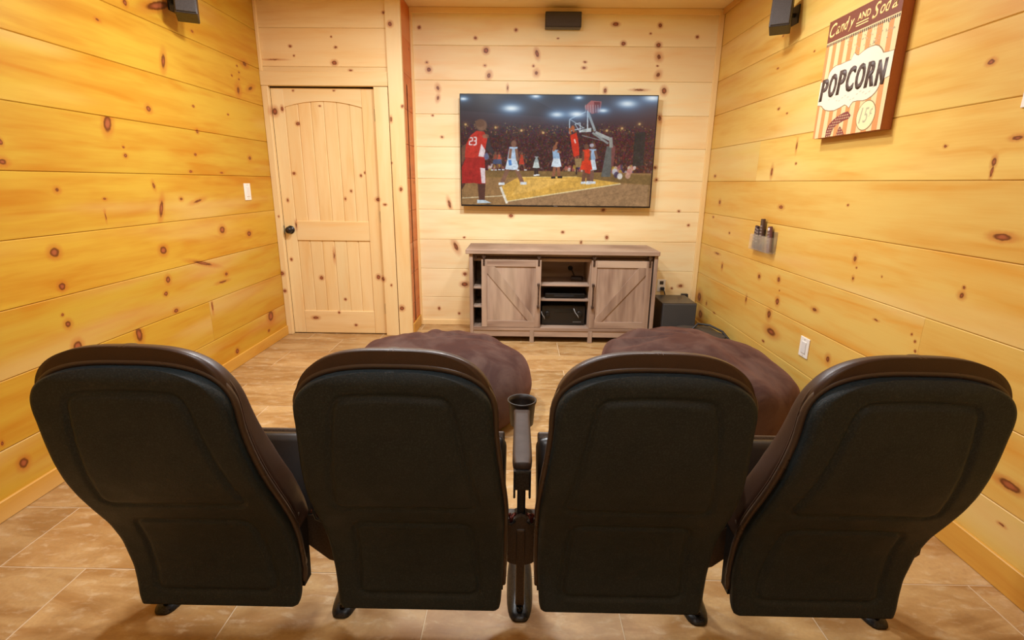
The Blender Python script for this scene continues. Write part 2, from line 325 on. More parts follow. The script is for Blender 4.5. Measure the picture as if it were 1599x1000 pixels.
BACK_L, BACK_D = srgb(252, 232, 184), srgb(248, 206, 140)
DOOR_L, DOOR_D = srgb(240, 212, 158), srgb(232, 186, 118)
SIDE_SHADE_L, SIDE_SHADE_D = srgb(216, 120, 50), srgb(192, 90, 28)  # orange shade on the return wall is put into these board colours
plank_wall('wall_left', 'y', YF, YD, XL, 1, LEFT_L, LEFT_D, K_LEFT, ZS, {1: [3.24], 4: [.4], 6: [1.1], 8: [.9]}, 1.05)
plank_wall('wall_right', 'y', YF, YB, XR, -1, RIGHT_L, RIGHT_D, K_RIGHT, ZS, {2: [2.02], 5: [1.62, 3.72], 3: [.6], 7: [1.0]}, .9)
plank_wall('wall_back', 'x', XA-.02, XR+.07, YB, -1, BACK_L, BACK_D, K_BACK, ZS, {7: [.66]}, .8)
plank_wall('wall_side', 'y', YD, YB, XA, 1, SIDE_SHADE_L, SIDE_SHADE_D, [(4.62, 1.3, .02, .012, .9, 0), (4.6, 2.35, .012, .012, .9, 0), (4.6, 1.9, .012, .01, .9, 0)], ZS, {}, 1.)
plank_wall('wall_front', 'x', XL, XR, YF, 1, BACK_L, BACK_D, [], ZS, {}, .8)
# the wall round the door: boards above it, backing behind
wd = link_mesh('wall_door', box(XL, XA-.02, YD+.02, YD+.12, 2.02, ZC), M_WALLBACK); tag(wd, kind='structure')
for z0, z1 in ((2.10, 2.155), (2.155, 2.425), (2.425, ZC)):
    ks = [k for k in K_DOOR if z0-.02 < k[1] < z1+.02]
    link_mesh('plank', plank_mesh('x', XL, -1.025, z0+.0006, z1-.0006, YD, -1), wood_mat('pine_plank', jitter(DOOR_L), jitter(DOOR_D), ks, 'x', random.uniform(0, 40), .7), wd).parent = wd
wc = link_mesh('wall_closet', box(XL-.05, XA, YD+.14, YD+.17, 0, 2.06), M_WALLBACK); tag(wc, kind='structure')
# ceiling of boards
ce = link_mesh('ceiling', box(XL-.1, XR+.1, YF-.1, YB+.1, ZC+.02, ZC+.08), M_WALLBACK); tag(ce, kind='structure')
yy = YB; k = 0
M_CEIL = [wood_mat('ceiling_pine', jitter(BACK_L), jitter(BACK_D), [], 'x', 11.*i, .7) for i in range(3)]
while yy > YF:
    y0 = max(yy-.235, YF)
    prof = [(y0+.001, ZC+.02), (y0+.001, ZC+.004), (y0+.005, ZC), (yy-.005, ZC), (yy-.001, ZC+.004), (yy-.001, ZC+.02)]
    link_mesh('plank', extrude_poly([(XL-.02, a, b) for a, b in prof], (XR-XL+.04, 0, 0)), M_CEIL[k % 3], ce).parent = ce
    yy = y0; k += 1
# trims
TR = wood_mat('trim_pine', srgb(252, 220, 158), srgb(240, 190, 112), [(4.31, 1.9, .01, .012, .5, 0)][:0], 'z', 3.3, .6)
TRX = wood_mat('trim_pine_level', srgb(252, 220, 158), srgb(240, 190, 112), [], 'x', 5.3, .6)
TRY = wood_mat('trim_pine_deep', srgb(216, 164, 70), srgb(196, 124, 34), [], 'y', 8.3, .6)
TRD = wood_mat('casing_pine', DOOR_L, DOOR_D, K_DOOR, 'z', 1.3, .8)
TRH = wood_mat('header_pine', DOOR_L, DOOR_D, [], 'x', 2.3, .7)
def trim(name, me, m): tag(link_mesh(name, me, m), kind='structure')
trim('trim_1', box(XL, XL+.024, YD-.022, YD, 2.118, ZC, .003, 1), TR)                     # corner over the door casing
trim('trim_2', box(XL, XL+.052, YD-.022, YD+.02, 0, 2.016, .004, 1), TRD)                 # left casing
trim('trim_3', box(XL, -1.032, YD-.026, YD+.02, 2.016, 2.118, .003, 1), TRH)              # header
trim('trim_4', box(-1.1455, -1.036, YD-.018, YD+.02, 0, 2.014, .003, 1), TRD)               # right casing
trim('trim_5', box(-1.03, XA+.006, YD-.024, YD+.02, 0, ZC, .006, 2), TRD)                 # outer corner board
trim('trim_6', box(XA, XA+.022, YB-.02, YB, 0, 2.65, .003, 1), TR)
trim('trim_7', box(XR-.042, XR-.002, YB-.024, YB, 0, 2.655, .003, 1), TR)
trim('trim_8', box(XA, XR, YB-.022, YB, 2.632, ZC, .003, 1), TRX)
trim('trim_9', box(XR-.02, XR, YF, YB-.024, 2.632, ZC, .003, 1), TRY)
trim('baseboard_left', box(XL, XL+.014, YF, YD-.022, 0, .082, .003, 1), TRY)
trim('baseboard_right', box(XR-.014, XR, YF, YB-.024, 0, .11, .003, 1), TRY)
trim('baseboard_side', box(XA, XA+.014, YD+.02, YB-.02, 0, .1, .003, 1), TRY)
trim('baseboard_back', box(XA+.022, XR-.042, YB-.014, YB, 0, .05, .003, 1), TRX)

# ------------------------------------------------------------------ the door
M_BLACKM = plain('oil_rubbed_bronze', (26, 18, 16), .32, .6, noisy=.2)
M_GAPSHADE = plain('gap_shade', (30, 16, 8), .9)
door = tag(link_mesh('door_1', box(-1.967, -1.153, 4.35, 4.365, .008, 2.005), DOORMAT0 if 'DOORMAT0' in globals() else plain('door_core', (214, 158, 84), .6)), kind='structure')
def dm(grain, seed): return wood_mat('door_pine', jitter(DOOR_L, .03), jitter(DOOR_D, .04), K_DOOR, grain, seed, .8)
DX0, DX1, PX0, PX1 = -1.967, -1.153, -1.868, -1.254
def dpart(name, me, m): o = link_mesh(name, me, m); o.parent = door; return o
stile_l = dpart('stile', box(DX0, PX0, 4.328, 4.35, .008, 2.005, .003, 2), dm('z', 1.1))
dpart('stile', box(PX1, DX1, 4.328, 4.35, .008, 2.005, .003, 2), dm('z', 9.7))
# arched top rail
n = 20
arc = [(PX0+(PX1-PX0)*i/n, 1.866+.045*(1-(2*i/n-1)**2)) for i in range(n+1)]
dpart('top_rail', extrude_poly([(x_, 4.328, z_) for x_, z_ in arc]+[(PX1, 4.328, 2.005), (PX0, 4.328, 2.005)], (0, .022, 0)), dm('x', 3.9))
dpart('middle_rail', box(PX0+.001, PX1-.001, 4.328, 4.35, .818, .978, .003, 2), dm('x', 21.9))
dpart('bottom_rail', box(PX0+.001, PX1-.001, 4.328, 4.35, .008, .206, .003, 2), dm('x', 31.9))
for (z0, z1) in ((.978, 1.92), (.206, .818)):
    for i in range(6):
        a = PX0+(PX1-PX0)*i/6; b = PX0+(PX1-PX0)*(i+1)/6
        dpart('panel_board', vplank('x', a+.0005, b-.0005, z0, z1, 4.337, -1, .013, .005), dm('z', 4.+7*i+z0*5))
dpart('jamb_gap_shade', box(-1.985, -1.148, 4.372, 4.40, .0, 2.012), M_GAPSHADE)  # dark sheet behind the door, painted to stand for shade in the gap
kb = dpart('door_knob', lathe([(.001, -.062), (.018, -.06), (.027, -.05), (.029, -.04), (.024, -.03), (.013, -.023), (.011, -.008), (.032, -.006), (.034, -.001), (.034, 0)], 24, (-1.915, 4.328, .905), 'y'), M_BLACKM); kb['label'] = 'dark bronze round door knob'
sub('keyhole_rose', lathe([(.001, -.066), (.008, -.065), (.008, -.061)], 12, (-1.915, 4.328, .905), 'y'), plain('worn_bronze', (70, 50, 40), .3, .7), kb)
dpart('latch_plate', box(-1.972, -1.966, 4.318, 4.35, .87, .94, .001, 1), M_BLACKM)
for z in (1.81, 1.02, .235):
    hg = dpart('hinge', tube([(-1.148, 4.322, z-.045), (-1.148, 4.322, z+.045)], .007, 10), M_BLACKM); hg['label'] = 'black butt hinge'

# ------------------------------------------------------------------ television and its picture
def tv_picture():
    W, H = 1000, 560
    img = np.zeros((H, W, 3), np.float32)
    yy, xx = np.mgrid[0:H, 0:W].astype(np.float32)
    U = 95+xx/W*1425; V = 84+yy/H*824          # drawing space used below
    rng = np.random.RandomState(5)
    def blur(a, k):
        for ax in (0, 1):
            c = np.cumsum(np.concatenate([np.repeat(a.take([0], ax), k+1, ax), a, np.repeat(a.take([-1], ax), k, ax)], ax), ax, dtype=np.float64)
            n_ = a.shape[ax]
            a = ((c.take(range(2*k+1, 2*k+1+n_), ax)-c.take(range(0, n_), ax))/(2*k+1)).astype(np.float32)
        return a
    def poly(pts, col, a=1.):
        nonlocal img
        ins = np.zeros((H, W), bool); n_ = len(pts)
        xs = [p[0] for p in pts]; ys = [p[1] for p in pts]
        i0, i1 = max(int((min(xs)-95)/1425*W)-1, 0), min(int((max(xs)-95)/1425*W)+2, W)
        j0, j1 = max(int((min(ys)-84)/824*H)-1, 0), min(int((max(ys)-84)/824*H)+2, H)
        if i1 <= i0 or j1 <= j0: return
        u, v = U[j0:j1, i0:i1], V[j0:j1, i0:i1]; s = np.zeros(u.shape, bool)
        for i in range(n_):
            (x1, y1), (x2, y2) = pts[i], pts[(i+1) % n_]
            if y1 == y2: continue
            s ^= ((y1 > v) != (y2 > v)) & (u < (x2-x1)*(v-y1)/(y2-y1)+x1)
        m = s.astype(np.float32)[..., None]*a
        img[j0:j1, i0:i1] = img[j0:j1, i0:i1]*(1-m)+np.array(col, np.float32)/255*m
    def ell(cx, cy, rx, ry, col, a=1., soft=0.):
        nonlocal img
        d_ = np.sqrt(((U-cx)/rx)**2+((V-cy)/ry)**2)
        m = (np.clip((1.15-d_)/.3, 0, 1) if soft == 0 else np.exp(-d_**2*soft))[..., None]*a
        img = img*(1-m)+np.array(col, np.float32)/255*m
    def line(p, q, w_, col, a=1.):
        (x1, y1), (x2, y2) = p, q; L_ = math.hypot(x2-x1, y2-y1); nx, ny = -(y2-y1)/L_*w_/2, (x2-x1)/L_*w_/2
        poly([(x1+nx, y1+ny), (x2+nx, y2+ny), (x2-nx, y2-ny), (x1-nx, y1-ny)], col, a)
    # hall: dark blue grey roof, brown stands
    t_ = np.clip((V-84)/330, 0, 1)[..., None]
    img[:] = np.array((66, 72, 80))/255*(1-t_)+np.array((66, 36, 38))/255*t_
    r_ = np.clip((U-900)/600, 0, 1)[..., None]
    img[:] = img*(1-.45*r_)+np.array((96, 52, 44))/255*.45*r_
    poly([(95, 84), (560, 84), (900, 250), (95, 200)], (48, 44, 48), .5)
    # the crowd
    cr = blur(rng.rand(H, W, 3).astype(np.float32), 2)-.5
    m = (np.clip((V-270)/60, 0, 1)*np.clip((690-V)/30, 0, 1))[..., None]
    img += cr*m*.85*np.array((1., .78, .7), np.float32)
    for k_ in range(900):
        x_, y_ = rng.uniform(95, 1515), rng.uniform(300, 640); s_ = 2+((y_-300)/340)*5
        c_ = [(130, 62, 50), (84, 58, 56), (160, 116, 96), (40, 26, 30), (170, 84, 56), (104, 92, 96), (140, 100, 62)][rng.randint(7)]
        ell_box(img, U, V, x_, y_, s_, s_*1.3, c_, .22+.3*(y_-300)/340)
    for k_ in range(90):
        x_, y_ = rng.uniform(95, 1500), rng.normal(335, 22); ell_box(img, U, V, x_, y_, 5, 4, (210, 170, 90), .5)
    for (x_, y_) in ((350, 320), (700, 355), (1165, 335), (1275, 318), (130, 300), (540, 340), (1400, 285)): ell_box(img, U, V, x_, y_, 9, 9, (250, 215, 140), .8); ell(x_, y_, 26, 22, (190, 130, 70), .35, 1.5)
    for (x0_, x1_, n_) in ((1215, 1390, 60), (860, 1000, 26), (300, 420, 16)):
        for k_ in range(n_):
            x_, y_ = rng.uniform(x0_, x1_), rng.uniform(600, 690)
            ell_box(img, U, V, x_, y_, 12, 16, [(200, 150, 130), (220, 200, 190), (170, 90, 80), (60, 50, 90), (190, 150, 60)][rng.randint(5)], .7)
    # floor of the hall
    poly([(95, 640), (1515, 650), (1515, 910), (95, 910)], (150, 112, 70))
    poly([(95, 640), (900, 640), (1515, 665), (1515, 740), (1300, 725), (700, 690), (95, 700)], (120, 92, 52), .8)
    poly([(400, 760), (520, 690), (960, 682), (1290, 727), (860, 815), (430, 880)], (220, 168, 74))
    poly([(560, 700), (900, 700), (700, 780), (470, 830)], (236, 186, 96), .6)
    poly([(430, 880), (1290, 735), (1500, 740), (1500, 910), (440, 910)], (160, 122, 84))
    for k_ in range(26):
        x_ = rng.uniform(560, 1450); y_ = rng.uniform(780, 900); line((x_, y_), (x_+rng.uniform(80, 240), y_-rng.uniform(20, 50)), 3, (120, 88, 58), .35)
    line((430, 880), (1290, 732), 8, (236, 214, 160)); line((95, 856), (430, 834), 7, (220, 200, 160)); line((388, 765), (438, 895), 18, (235, 225, 205))
    line((520, 690), (960, 682), 5, (230, 200, 120))
    for k_ in range(14): line((150+k_*70, 690+k_*3), (260+k_*70, 688+k_*3), 3, (170, 128, 60), .4)
    # stand of the hoop
    poly([(1170, 450), (1215, 450), (1210, 680), (1140, 680)], (96, 96, 92)); poly([(1205, 430), (1235, 450), (1230, 600), (1212, 600)], (120, 70, 66))
    line((1020, 200), (1080, 340), 18, (160, 165, 165)); line((1080, 350), (1195, 400), 26, (170, 172, 168)); line((1060, 350), (1180, 430), 16, (140, 142, 140))
    line((1195, 385), (1205, 460), 26, (150, 148, 140)); line((985, 372), (1140, 410), 6, (130, 130, 126)); poly([(980, 330), (1050, 315), (1050, 345), (960, 350)], (200, 205, 200))
    line((890, 255), (892, 360), 7, (215, 225, 230)); line((890, 255), (1005, 200), 7, (205, 218, 225)); line((1018, 190), (1024, 330), 9, (215, 222, 225)); line((892, 255), (1000, 320), 5, (200, 210, 215)); line((900, 340), (1000, 315), 6, (200, 210, 215))
    line((930, 290), (968, 280), 6, (220, 230, 235)); line((968, 280), (970, 350), 6, (220, 230, 235)); line((930, 290), (970, 350), 4, (220, 230, 235))
    poly([(995, 160), (1040, 120), (1115, 125), (1112, 200), (1050, 215), (1000, 180)], (186, 96, 88)); poly([(1062, 128), (1108, 130), (1104, 205), (1066, 210)], (120, 44, 40))
    for k_ in range(6): line((1000+k_*18, 150), (1005+k_*18, 205), 5, (226, 190, 180), .7)
    poly([(1370, 350), (1450, 340), (1450, 590), (1370, 600)], (40, 46, 44), .7)
    # roof lights with their glow
    for (x_, y_, w_) in ((115, 115, 28), (465, 180, 62), (800, 222, 50), (940, 218, 56), (1130, 190, 34), (1305, 140, 66), (1480, 98, 60), (640, 92, 30), (950, 100, 24)):
        ell(x_, y_, w_*3.2, w_*2.2, (96, 130, 165), .35, 1.6); ell(x_, y_, w_*1.7, w_*.85, (130, 180, 230), .7, 1.6); ell(x_, y_, w_, w_*.38, (240, 250, 255), 1., 1.4)
    SK, SK2 = (112, 74, 58), (150, 108, 84)
    # big player with his back turned, number 23
    poly([(215, 740), (275, 735), (268, 880), (225, 870)], (84, 50, 42)); poly([(212, 868), (270, 870), (320, 892), (210, 896)], (200, 215, 225)); poly([(95, 720), (140, 720), (95, 790)], (84, 50, 42))
    poly([(130, 540), (270, 545), (276, 742), (230, 745), (190, 738), (97, 742), (97, 620)], (168, 36, 34)); poly([(235, 620), (272, 625), (274, 740), (246, 740)], (225, 205, 205))
    poly([(240, 390), (300, 390), (320, 470), (350, 500), (330, 520), (280, 480), (250, 440)], (58, 50, 54))
    poly([(165, 380), (210, 345), (265, 350), (290, 400), (275, 480), (268, 545), (135, 545), (100, 545), (120, 470)], (196, 50, 40)); poly([(245, 440), (275, 490), (262, 540), (222, 535)], (228, 208, 210))
    poly([(97, 470), (130, 440), (120, 560), (97, 600)], SK)
    ell(246, 305, 40, 42, (126, 92, 72)); ell(236, 290, 34, 28, (108, 76, 60)); ell(277, 385, 24, 16, SK2, .8); ell(282, 535, 18, 26, (110, 120, 160), .8)
    for seg in (((160, 398), (180, 396)), ((180, 396), (180, 420)), ((180, 420), (158, 424)), ((158, 424), (156, 448)), ((156, 448), (180, 448)),
                ((188, 394), (208, 394)), ((208, 394), (206, 448)), ((206, 448), (186, 450)), ((190, 420), (206, 420))): line(*seg, 9, (236, 222, 220))
    # others on the court
    def player(x_, y0_, h_, shirt, shorts, skin, lean=0, arm=None, split=.3, shoe=(225, 230, 235)):
        s_ = h_/100.
        line((x_-4*s_, y0_-50*s_), (x_-split*60*s_, y0_-4*s_), 9*s_, skin); line((x_+4*s_, y0_-50*s_), (x_+split*60*s_, y0_-6*s_), 9*s_, skin)
        line((x_-split*64*s_-6*s_, y0_-2*s_), (x_-split*60*s_+6*s_, y0_-3*s_), 6*s_, shoe); line((x_+split*60*s_-4*s_, y0_-4*s_), (x_+split*60*s_+10*s_, y0_-4*s_), 6*s_, shoe)
        poly([(x_-10*s_, y0_-62*s_), (x_+9*s_, y0_-62*s_), (x_+15*s_, y0_-36*s_), (x_+2*s_, y0_-34*s_), (x_-16*s_, y0_-36*s_)], shorts)
        poly([(x_-9*s_+lean, y0_-86*s_), (x_+9*s_+lean, y0_-86*s_), (x_+10*s_, y0_-60*s_), (x_-11*s_, y0_-60*s_)], shirt)
        ell(x_+lean*1.3, y0_-93*s_, 6.*s_, 7.5*s_, skin)
        for (ax_, ay_) in (arm or [(14, -62), (-15, -60)]): line((x_+lean+(6 if ax_ > 0 else -6)*s_, y0_-82*s_), (x_+ax_*s_, y0_+ay_*s_), 6*s_, skin)
    player(475, 750, 335, (176, 198, 222), (200, 214, 228), (132, 92, 74), 8, [(12, -55), (-6, -60)], .38)
    line((455, 560), (462, 600), 22, (50, 110, 190), .8)
    player(545, 640, 140, (180, 60, 40), (190, 60, 44), SK); player(655, 678, 170, (150, 160, 160), (190, 200, 196), (50, 38, 38), 0, None, .08)
    player(350, 640, 140, (150, 66, 50), (70, 80, 110), SK); player(378, 640, 140, (186, 80, 60), (70, 80, 110), SK)
    player(805, 696, 250, (150, 180, 210), (210, 222, 232), (150, 92, 66), -12, [(0, -110), (12, -78)], .14, (40, 36, 36))
    # the jump at the hoop
    line((900, 365), (893, 320), 14, (176, 96, 60)); ell(915, 320, 14, 18, (176, 96, 60)); line((925, 350), (915, 300), 12, (176, 96, 60))
    poly([(898, 372), (945, 350), (965, 440), (972, 520), (930, 532), (915, 470)], (206, 52, 34)); line((930, 400), (940, 430), 10, (235, 210, 200)); line((945, 530), (948, 560), 14, (150, 80, 60)); line((962, 525), (972, 560), 14, (150, 80, 60))
    poly([(935, 545), (995, 540), (985, 610), (950, 610)], (150, 120, 80)); line((955, 610), (955, 665), 12, (50, 36, 36))
    player(1060, 738, 310, (150, 176, 205), (205, 215, 225), (120, 84, 70), 8, [(14, -62), (-4, -62)], .06); player(1028, 735, 300, (214, 60, 34), (214, 60, 34), SK, -6, [(-10, -58), (8, -60)], .1)
    poly([(1005, 480), (1040, 470), (1050, 520), (1040, 560), (1010, 560)], (214, 62, 36)); poly([(1015, 590), (1060, 590), (1058, 660), (1018, 650)], (206, 56, 36)); ell(1060, 445, 16, 14, (190, 190, 205), .8)
    for (x_, y_, c_) in ((1240, 640, (200, 200, 215)), (1255, 665, (60, 50, 80)), (1350, 640, (200, 130, 120)), (1340, 670, (200, 150, 130)), (1280, 675, (230, 225, 220))): ell(x_, y_, 20, 24, c_, .85)
    # body and cloth shading of the broadcast picture, soft focus
    sh = blur(blur(rng.rand(H, W, 1).astype(np.float32), 7), 7)-.5; sh2 = blur(rng.rand(H, W, 1).astype(np.float32), 3)-.5
    low = np.clip((V-250)/100, 0, 1)[..., None]
    img = img*(1+low*(sh*2.6+sh2*.9))
    img = blur(blur(np.clip(img, 0, 1), 1), 1)
    g_ = np.exp(-((U-700)/700)**2)[..., None]*.06+.96; img = img*g_
    hz = np.array((120, 110, 104), np.float32)/255
    img = img*.93+hz*.07
    return np.clip(img, 0, 1)
def ell_box(img, U, V, cx, cy, rx, ry, col, a):
    H, W = U.shape
    i0, i1 = max(int((cx-1.5*rx-95)/1425*W), 0), min(int((cx+1.5*rx-95)/1425*W)+2, W)
    j0, j1 = max(int((cy-1.5*ry-84)/824*H), 0), min(int((cy+1.5*ry-84)/824*H)+2, H)
    if i1 <= i0 or j1 <= j0: return
    d_ = np.sqrt(((U[j0:j1, i0:i1]-cx)/rx)**2+((V[j0:j1, i0:i1]-cy)/ry)**2)
    m = np.clip((1.15-d_)/.4, 0, 1)[..., None]*a
    img[j0:j1, i0:i1] = img[j0:j1, i0:i1]*(1-m)+np.array(col, np.float32)/255*m
pic = tv_picture()
im = bpy.data.images.new('basketball_picture', 1000, 560, alpha=False)
buf = np.ones((560, 1000, 4), np.float32); buf[..., :3] = pic[::-1]
im.pixels.foreach_set(buf.ravel()); im.update(); im.pack()
t = NT('tv_screen_lit')
tx = t.node('ShaderNodeTexImage', {'Vector': t.node('ShaderNodeTexCoord').outputs['UV']}); tx.image = im
t.l.new(tx.outputs['Color'], t.b.inputs['Emission Color']); t.b.inputs['Emission Strength'].default_value = .92
M_SCREEN = t.out((.004, .004, .004, 1), .18, **{'Specular IOR Level': .3})
TX0, TX1, TZ0, TZ1, TY = -.510, 1.142, 1.104, 2.017, 4.60
M_BLKPL = plain('black_gloss_plastic', (16, 15, 16), .35)
M_BLKMATT = plain('black_matt_plastic', (24, 22, 21), .55, noisy=.15, scale=500)
tv = thing('television', (.316, 4.64, 1.56), 'large flat television with thin black bezel showing a basketball game, mounted on the back wall', 'television')
link_mesh('housing', box(TX0+.02, TX1-.02, TY+.012, TY+.05, TZ0+.02, TZ1-.02, .01, 2), M_BLKMATT, tv)
bm = bmesh.new()
for b in ((TX0, TX1, TZ1-.007, TZ1), (TX0, TX1, TZ0, TZ0+.013), (TX0, TX0+.007, TZ0+.013, TZ1-.007), (TX1-.007, TX1, TZ0+.013, TZ1-.007)):
    add_box(bm, b[0], b[1], TY-.003, TY+.014, b[2], b[3], .001, 1)
link_mesh('bezel', bm_mesh(bm), M_BLKPL, tv)
sc_ = mesh([(TX0+.006, TY, TZ0+.012), (TX1-.006, TY, TZ0+.012), (TX1-.006, TY, TZ1-.006), (TX0+.006, TY, TZ1-.006), (TX0+.006, TY+.01, TZ0+.012), (TX1-.006, TY+.01, TZ0+.012), (TX1-.006, TY+.01, TZ1-.006), (TX0+.006, TY+.01, TZ1-.006)],
            [(0, 1, 2, 3), (4, 7, 6, 5), (0, 4, 5, 1), (1, 5, 6, 2), (2, 6, 7, 3), (3, 7, 4, 0)])
uv = sc_.uv_layers.new(name='UVMap'); uvs = {0: (0, 0), 1: (1, 0), 2: (1, 1), 3: (0, 1), 4: (0, 0), 5: (1, 0), 6: (1, 1), 7: (0, 1)}
for lp in sc_.loops: uv.data[lp.index].uv = uvs[lp.vertex_index]
link_mesh('screen', sc_, M_SCREEN, tv)
link_mesh('wall_bracket', box(.0, .62, TY+.05, YB, 1.4, 1.75, .004, 1), M_BLKMATT, tv)
link_mesh('logo_plate', box(.30, .333, TY-.005, TY-.003, TZ0+.003, TZ0+.010), plain('grey_plate', (120, 120, 124), .3, .6), tv)

# ------------------------------------------------------------------ loudspeakers on the walls
M_GRILLE = plain('speaker_grille_cloth', (50, 36, 28), .8, noisy=.35, scale=900, bump=.3)
M_SPK = plain('speaker_black_vinyl', (40, 30, 25), .38, noisy=.2, scale=300, bump=.1)
sp = thing('loudspeaker', (.333, 4.62, 2.57), 'black centre loudspeaker lying level high on the back wall above the television', 'speaker')
link_mesh('cabinet', box(.188, .478, 4.592, 4.672, 2.515, 2.63, .006, 2), M_SPK, sp)
link_mesh('grille', box(.194, .472, 4.582, 4.592, 2.521, 2.624, .004, 2), M_GRILLE, sp)
link_mesh('wall_mount', box(.29, .37, 4.672, YB, 2.54, 2.6), M_BLKMATT, sp)
def surround(loc, yaw, tilt, label, wallx):
    M = Matrix.Translation(loc) @ Matrix.Rotation(yaw, 4, 'Z') @ Matrix.Rotation(tilt, 4, 'X')
    t_ = thing('surround_speaker', loc, label, 'speaker')
    link_mesh('cabinet', box(-.056, .056, -.05, .06, -.098, .098, .006, 2, M), M_SPK, t_)
    link_mesh('grille', box(-.050, .050, -.058, -.05, -.092, .092, .004, 2, M), M_GRILLE, t_)
    s_ = 1 if wallx > 0 else -1
    p = M @ Vector((0, .055, .02))
    link_mesh('wall_bracket', tube([p, ((p.x+wallx)/2, p.y+.01, p.z), (wallx, p.y+.012, p.z)], .012, 8), M_BLKMATT, t_)
    link_mesh('bracket_plate', box(min(wallx, wallx-s_*.008), max(wallx, wallx-s_*.008), p.y-.03, p.y+.05, p.z-.05, p.z+.05), M_BLKMATT, t_)
surround((1.525, 3.40, 2.285), math.radians(-28), math.radians(-14), 'small dark speaker angled on the right wall left of the popcorn canvas', XR)
surround((-1.90, 3.24, 2.285), math.radians(26), math.radians(-14), 'small dark speaker angled high on the left wall at the top edge', XL)

# ------------------------------------------------------------------ popcorn canvas on the right wall
CY0, CW, CZ0, CH, CX = 2.975, .54, 1.553, .569, 1.59
M_CREAM = plain('print_cream', (230, 204, 150), .55, noisy=.05); M_ORANGE = plain('print_orange', (222, 146, 84), .55, noisy=.08)
M_BROWN = plain('print_brown', (124, 62, 40), .55, noisy=.08); M_CDARK = plain('print_dark', (78, 54, 42), .55, noisy=.2, scale=60)
M_WHITE = plain('print_white', (232, 220, 196), .55, noisy=.03); M_GREY = plain('print_grey', (180, 172, 140), .55); M_OUT = plain('print_outline', (150, 120, 80), .55)
M_LETTER = plain('print_letter_cream', (252, 214, 140), .55)
M_CEDGE = plain('canvas_edge_brown', (176, 98, 48), .6, noisy=.1, scale=500)
cv = thing('canvas_print', (XR, 2.7, 1.83), 'vintage popcorn and candy advertising canvas with orange stripes hanging on the right wall', 'picture')
link_mesh('stretched_canvas', box(CX+.001, XR, CY0-CW, CY0, CZ0, CZ0+CH, .003, 2), M_CEDGE, cv)
def cpt(s, t_, d=0.): return (CX-d, CY0-CW*s, CZ0+CH*t_)
def flat(name, polys, mat, d, label=None):
    vs_, fs = [], []
    for p in polys:
        i = len(vs_); vs_ += [cpt(min(max(a/.9 if SCALE9 else a, 0), 1), min(max(b, 0), 1), d) for a, b in p]; fs.append(tuple(range(i, i+len(p)))[::1])
    bm = bmesh.new(); me = mesh(vs_, fs); bm.from_mesh(me); bpy.data.meshes.remove(me)
    r = bmesh.ops.extrude_face_region(bm, geom=bm.faces[:])
    bmesh.ops.translate(bm, vec=(.0004, 0, 0), verts=[q for q in r['geom'] if isinstance(q, bmesh.types.BMVert)])
    bmesh.ops.triangulate(bm, faces=bm.faces[:])
    o = link_mesh(name, bm_mesh(bm), mat, cv)
    if label: o['label'] = label
    return o
SCALE9 = False
flat('printed_ground', [[(0, 0), (1, 0), (1, 1), (0, 1)]], M_CREAM, .0)
SCALE9 = True
TOPS = [-.06, .02, .119, .192, .28, .345, .417, .49, .559, .625, .69, .77, .83, .9]
BOTS = [-.12, .0, .087, .187, .275, .36, .45, .545, .62, .705, .79, .86, .93, 1.0]
orange = []
TOPS = [.0, .045, .10, .15, .21, .265, .32, .375, .43, .485, .545, .60, .66, .72, .79, .84, .9]
BOTS = [-.02, .03, .085, .14, .20, .255, .31, .37, .43, .49, .55, .61, .675, .74, .80, .86, .92]
for i in range(0, len(TOPS)-1, 2):
    orange.append([(BOTS[i], 0), (BOTS[i+1], 0), (TOPS[i+1], .8), (TOPS[i], .8)])
flat('printed_stripes', orange, M_ORANGE, .0005)
flat('printed_header', [[(0, .822), (.9, .822), (.9, 1), (0, 1)]], M_BROWN, .0005)
flat('printed_dotted_border', [[(.004+i*.0225, .79), (.016+i*.0225, .79), (.016+i*.0225, .812), (.004+i*.0225, .812)] for i in range(40)], M_CDARK, .001)
cl = [(0, .497), (.07, .495), (.10, .50), (.105, .535), (.119, .564), (.155, .588), (.195, .598), (.26, .596), (.331, .601), (.397, .602), (.415, .632), (.432, .648), (.46, .625), (.487, .617), (.535, .634), (.58, .645), (.629, .648), (.68, .645), (.718, .630), (.75, .605), (.766, .589), (.785, .566), (.84, .562), (.9, .56),
      (.9, .384), (.868, .378), (.82, .372), (.803, .355), (.80, .33), (.788, .309), (.765, .285), (.733, .267), (.69, .253), (.64, .248), (.57, .258), (.513, .258), (.49, .238), (.47, .216), (.44, .238), (.407, .250), (.35, .235), (.274, .222), (.20, .228), (.133, .244), (.10, .262), (.07, .285), (.04, .292), (0, .298)]
def grow(p, k):
    cx_, cy_ = .45, .42
    return [(cx_+(a-cx_)*(1+k) if 0 < a < .9 else a, cy_+(b-cy_)*(1+k*1.5)) for a, b in p]
flat('printed_label_outline', [grow(cl, .022)], M_OUT, .0008)
flat('printed_label', [cl], M_WHITE, .0012)
def circ(cx_, cy_, rx, ry, n_=28, rot=0.): return [(cx_+rx*math.cos(2*math.pi*i/n_), cy_+ry*math.sin(2*math.pi*i/n_)) for i in range(n_)]
flat('printed_price_ring', [circ(.705, .125, .113, .116)], M_OUT, .0008)
flat('printed_price_disc', [circ(.705, .125, .106, .109)], plain('print_pale', (236, 222, 170), .55), .0012)
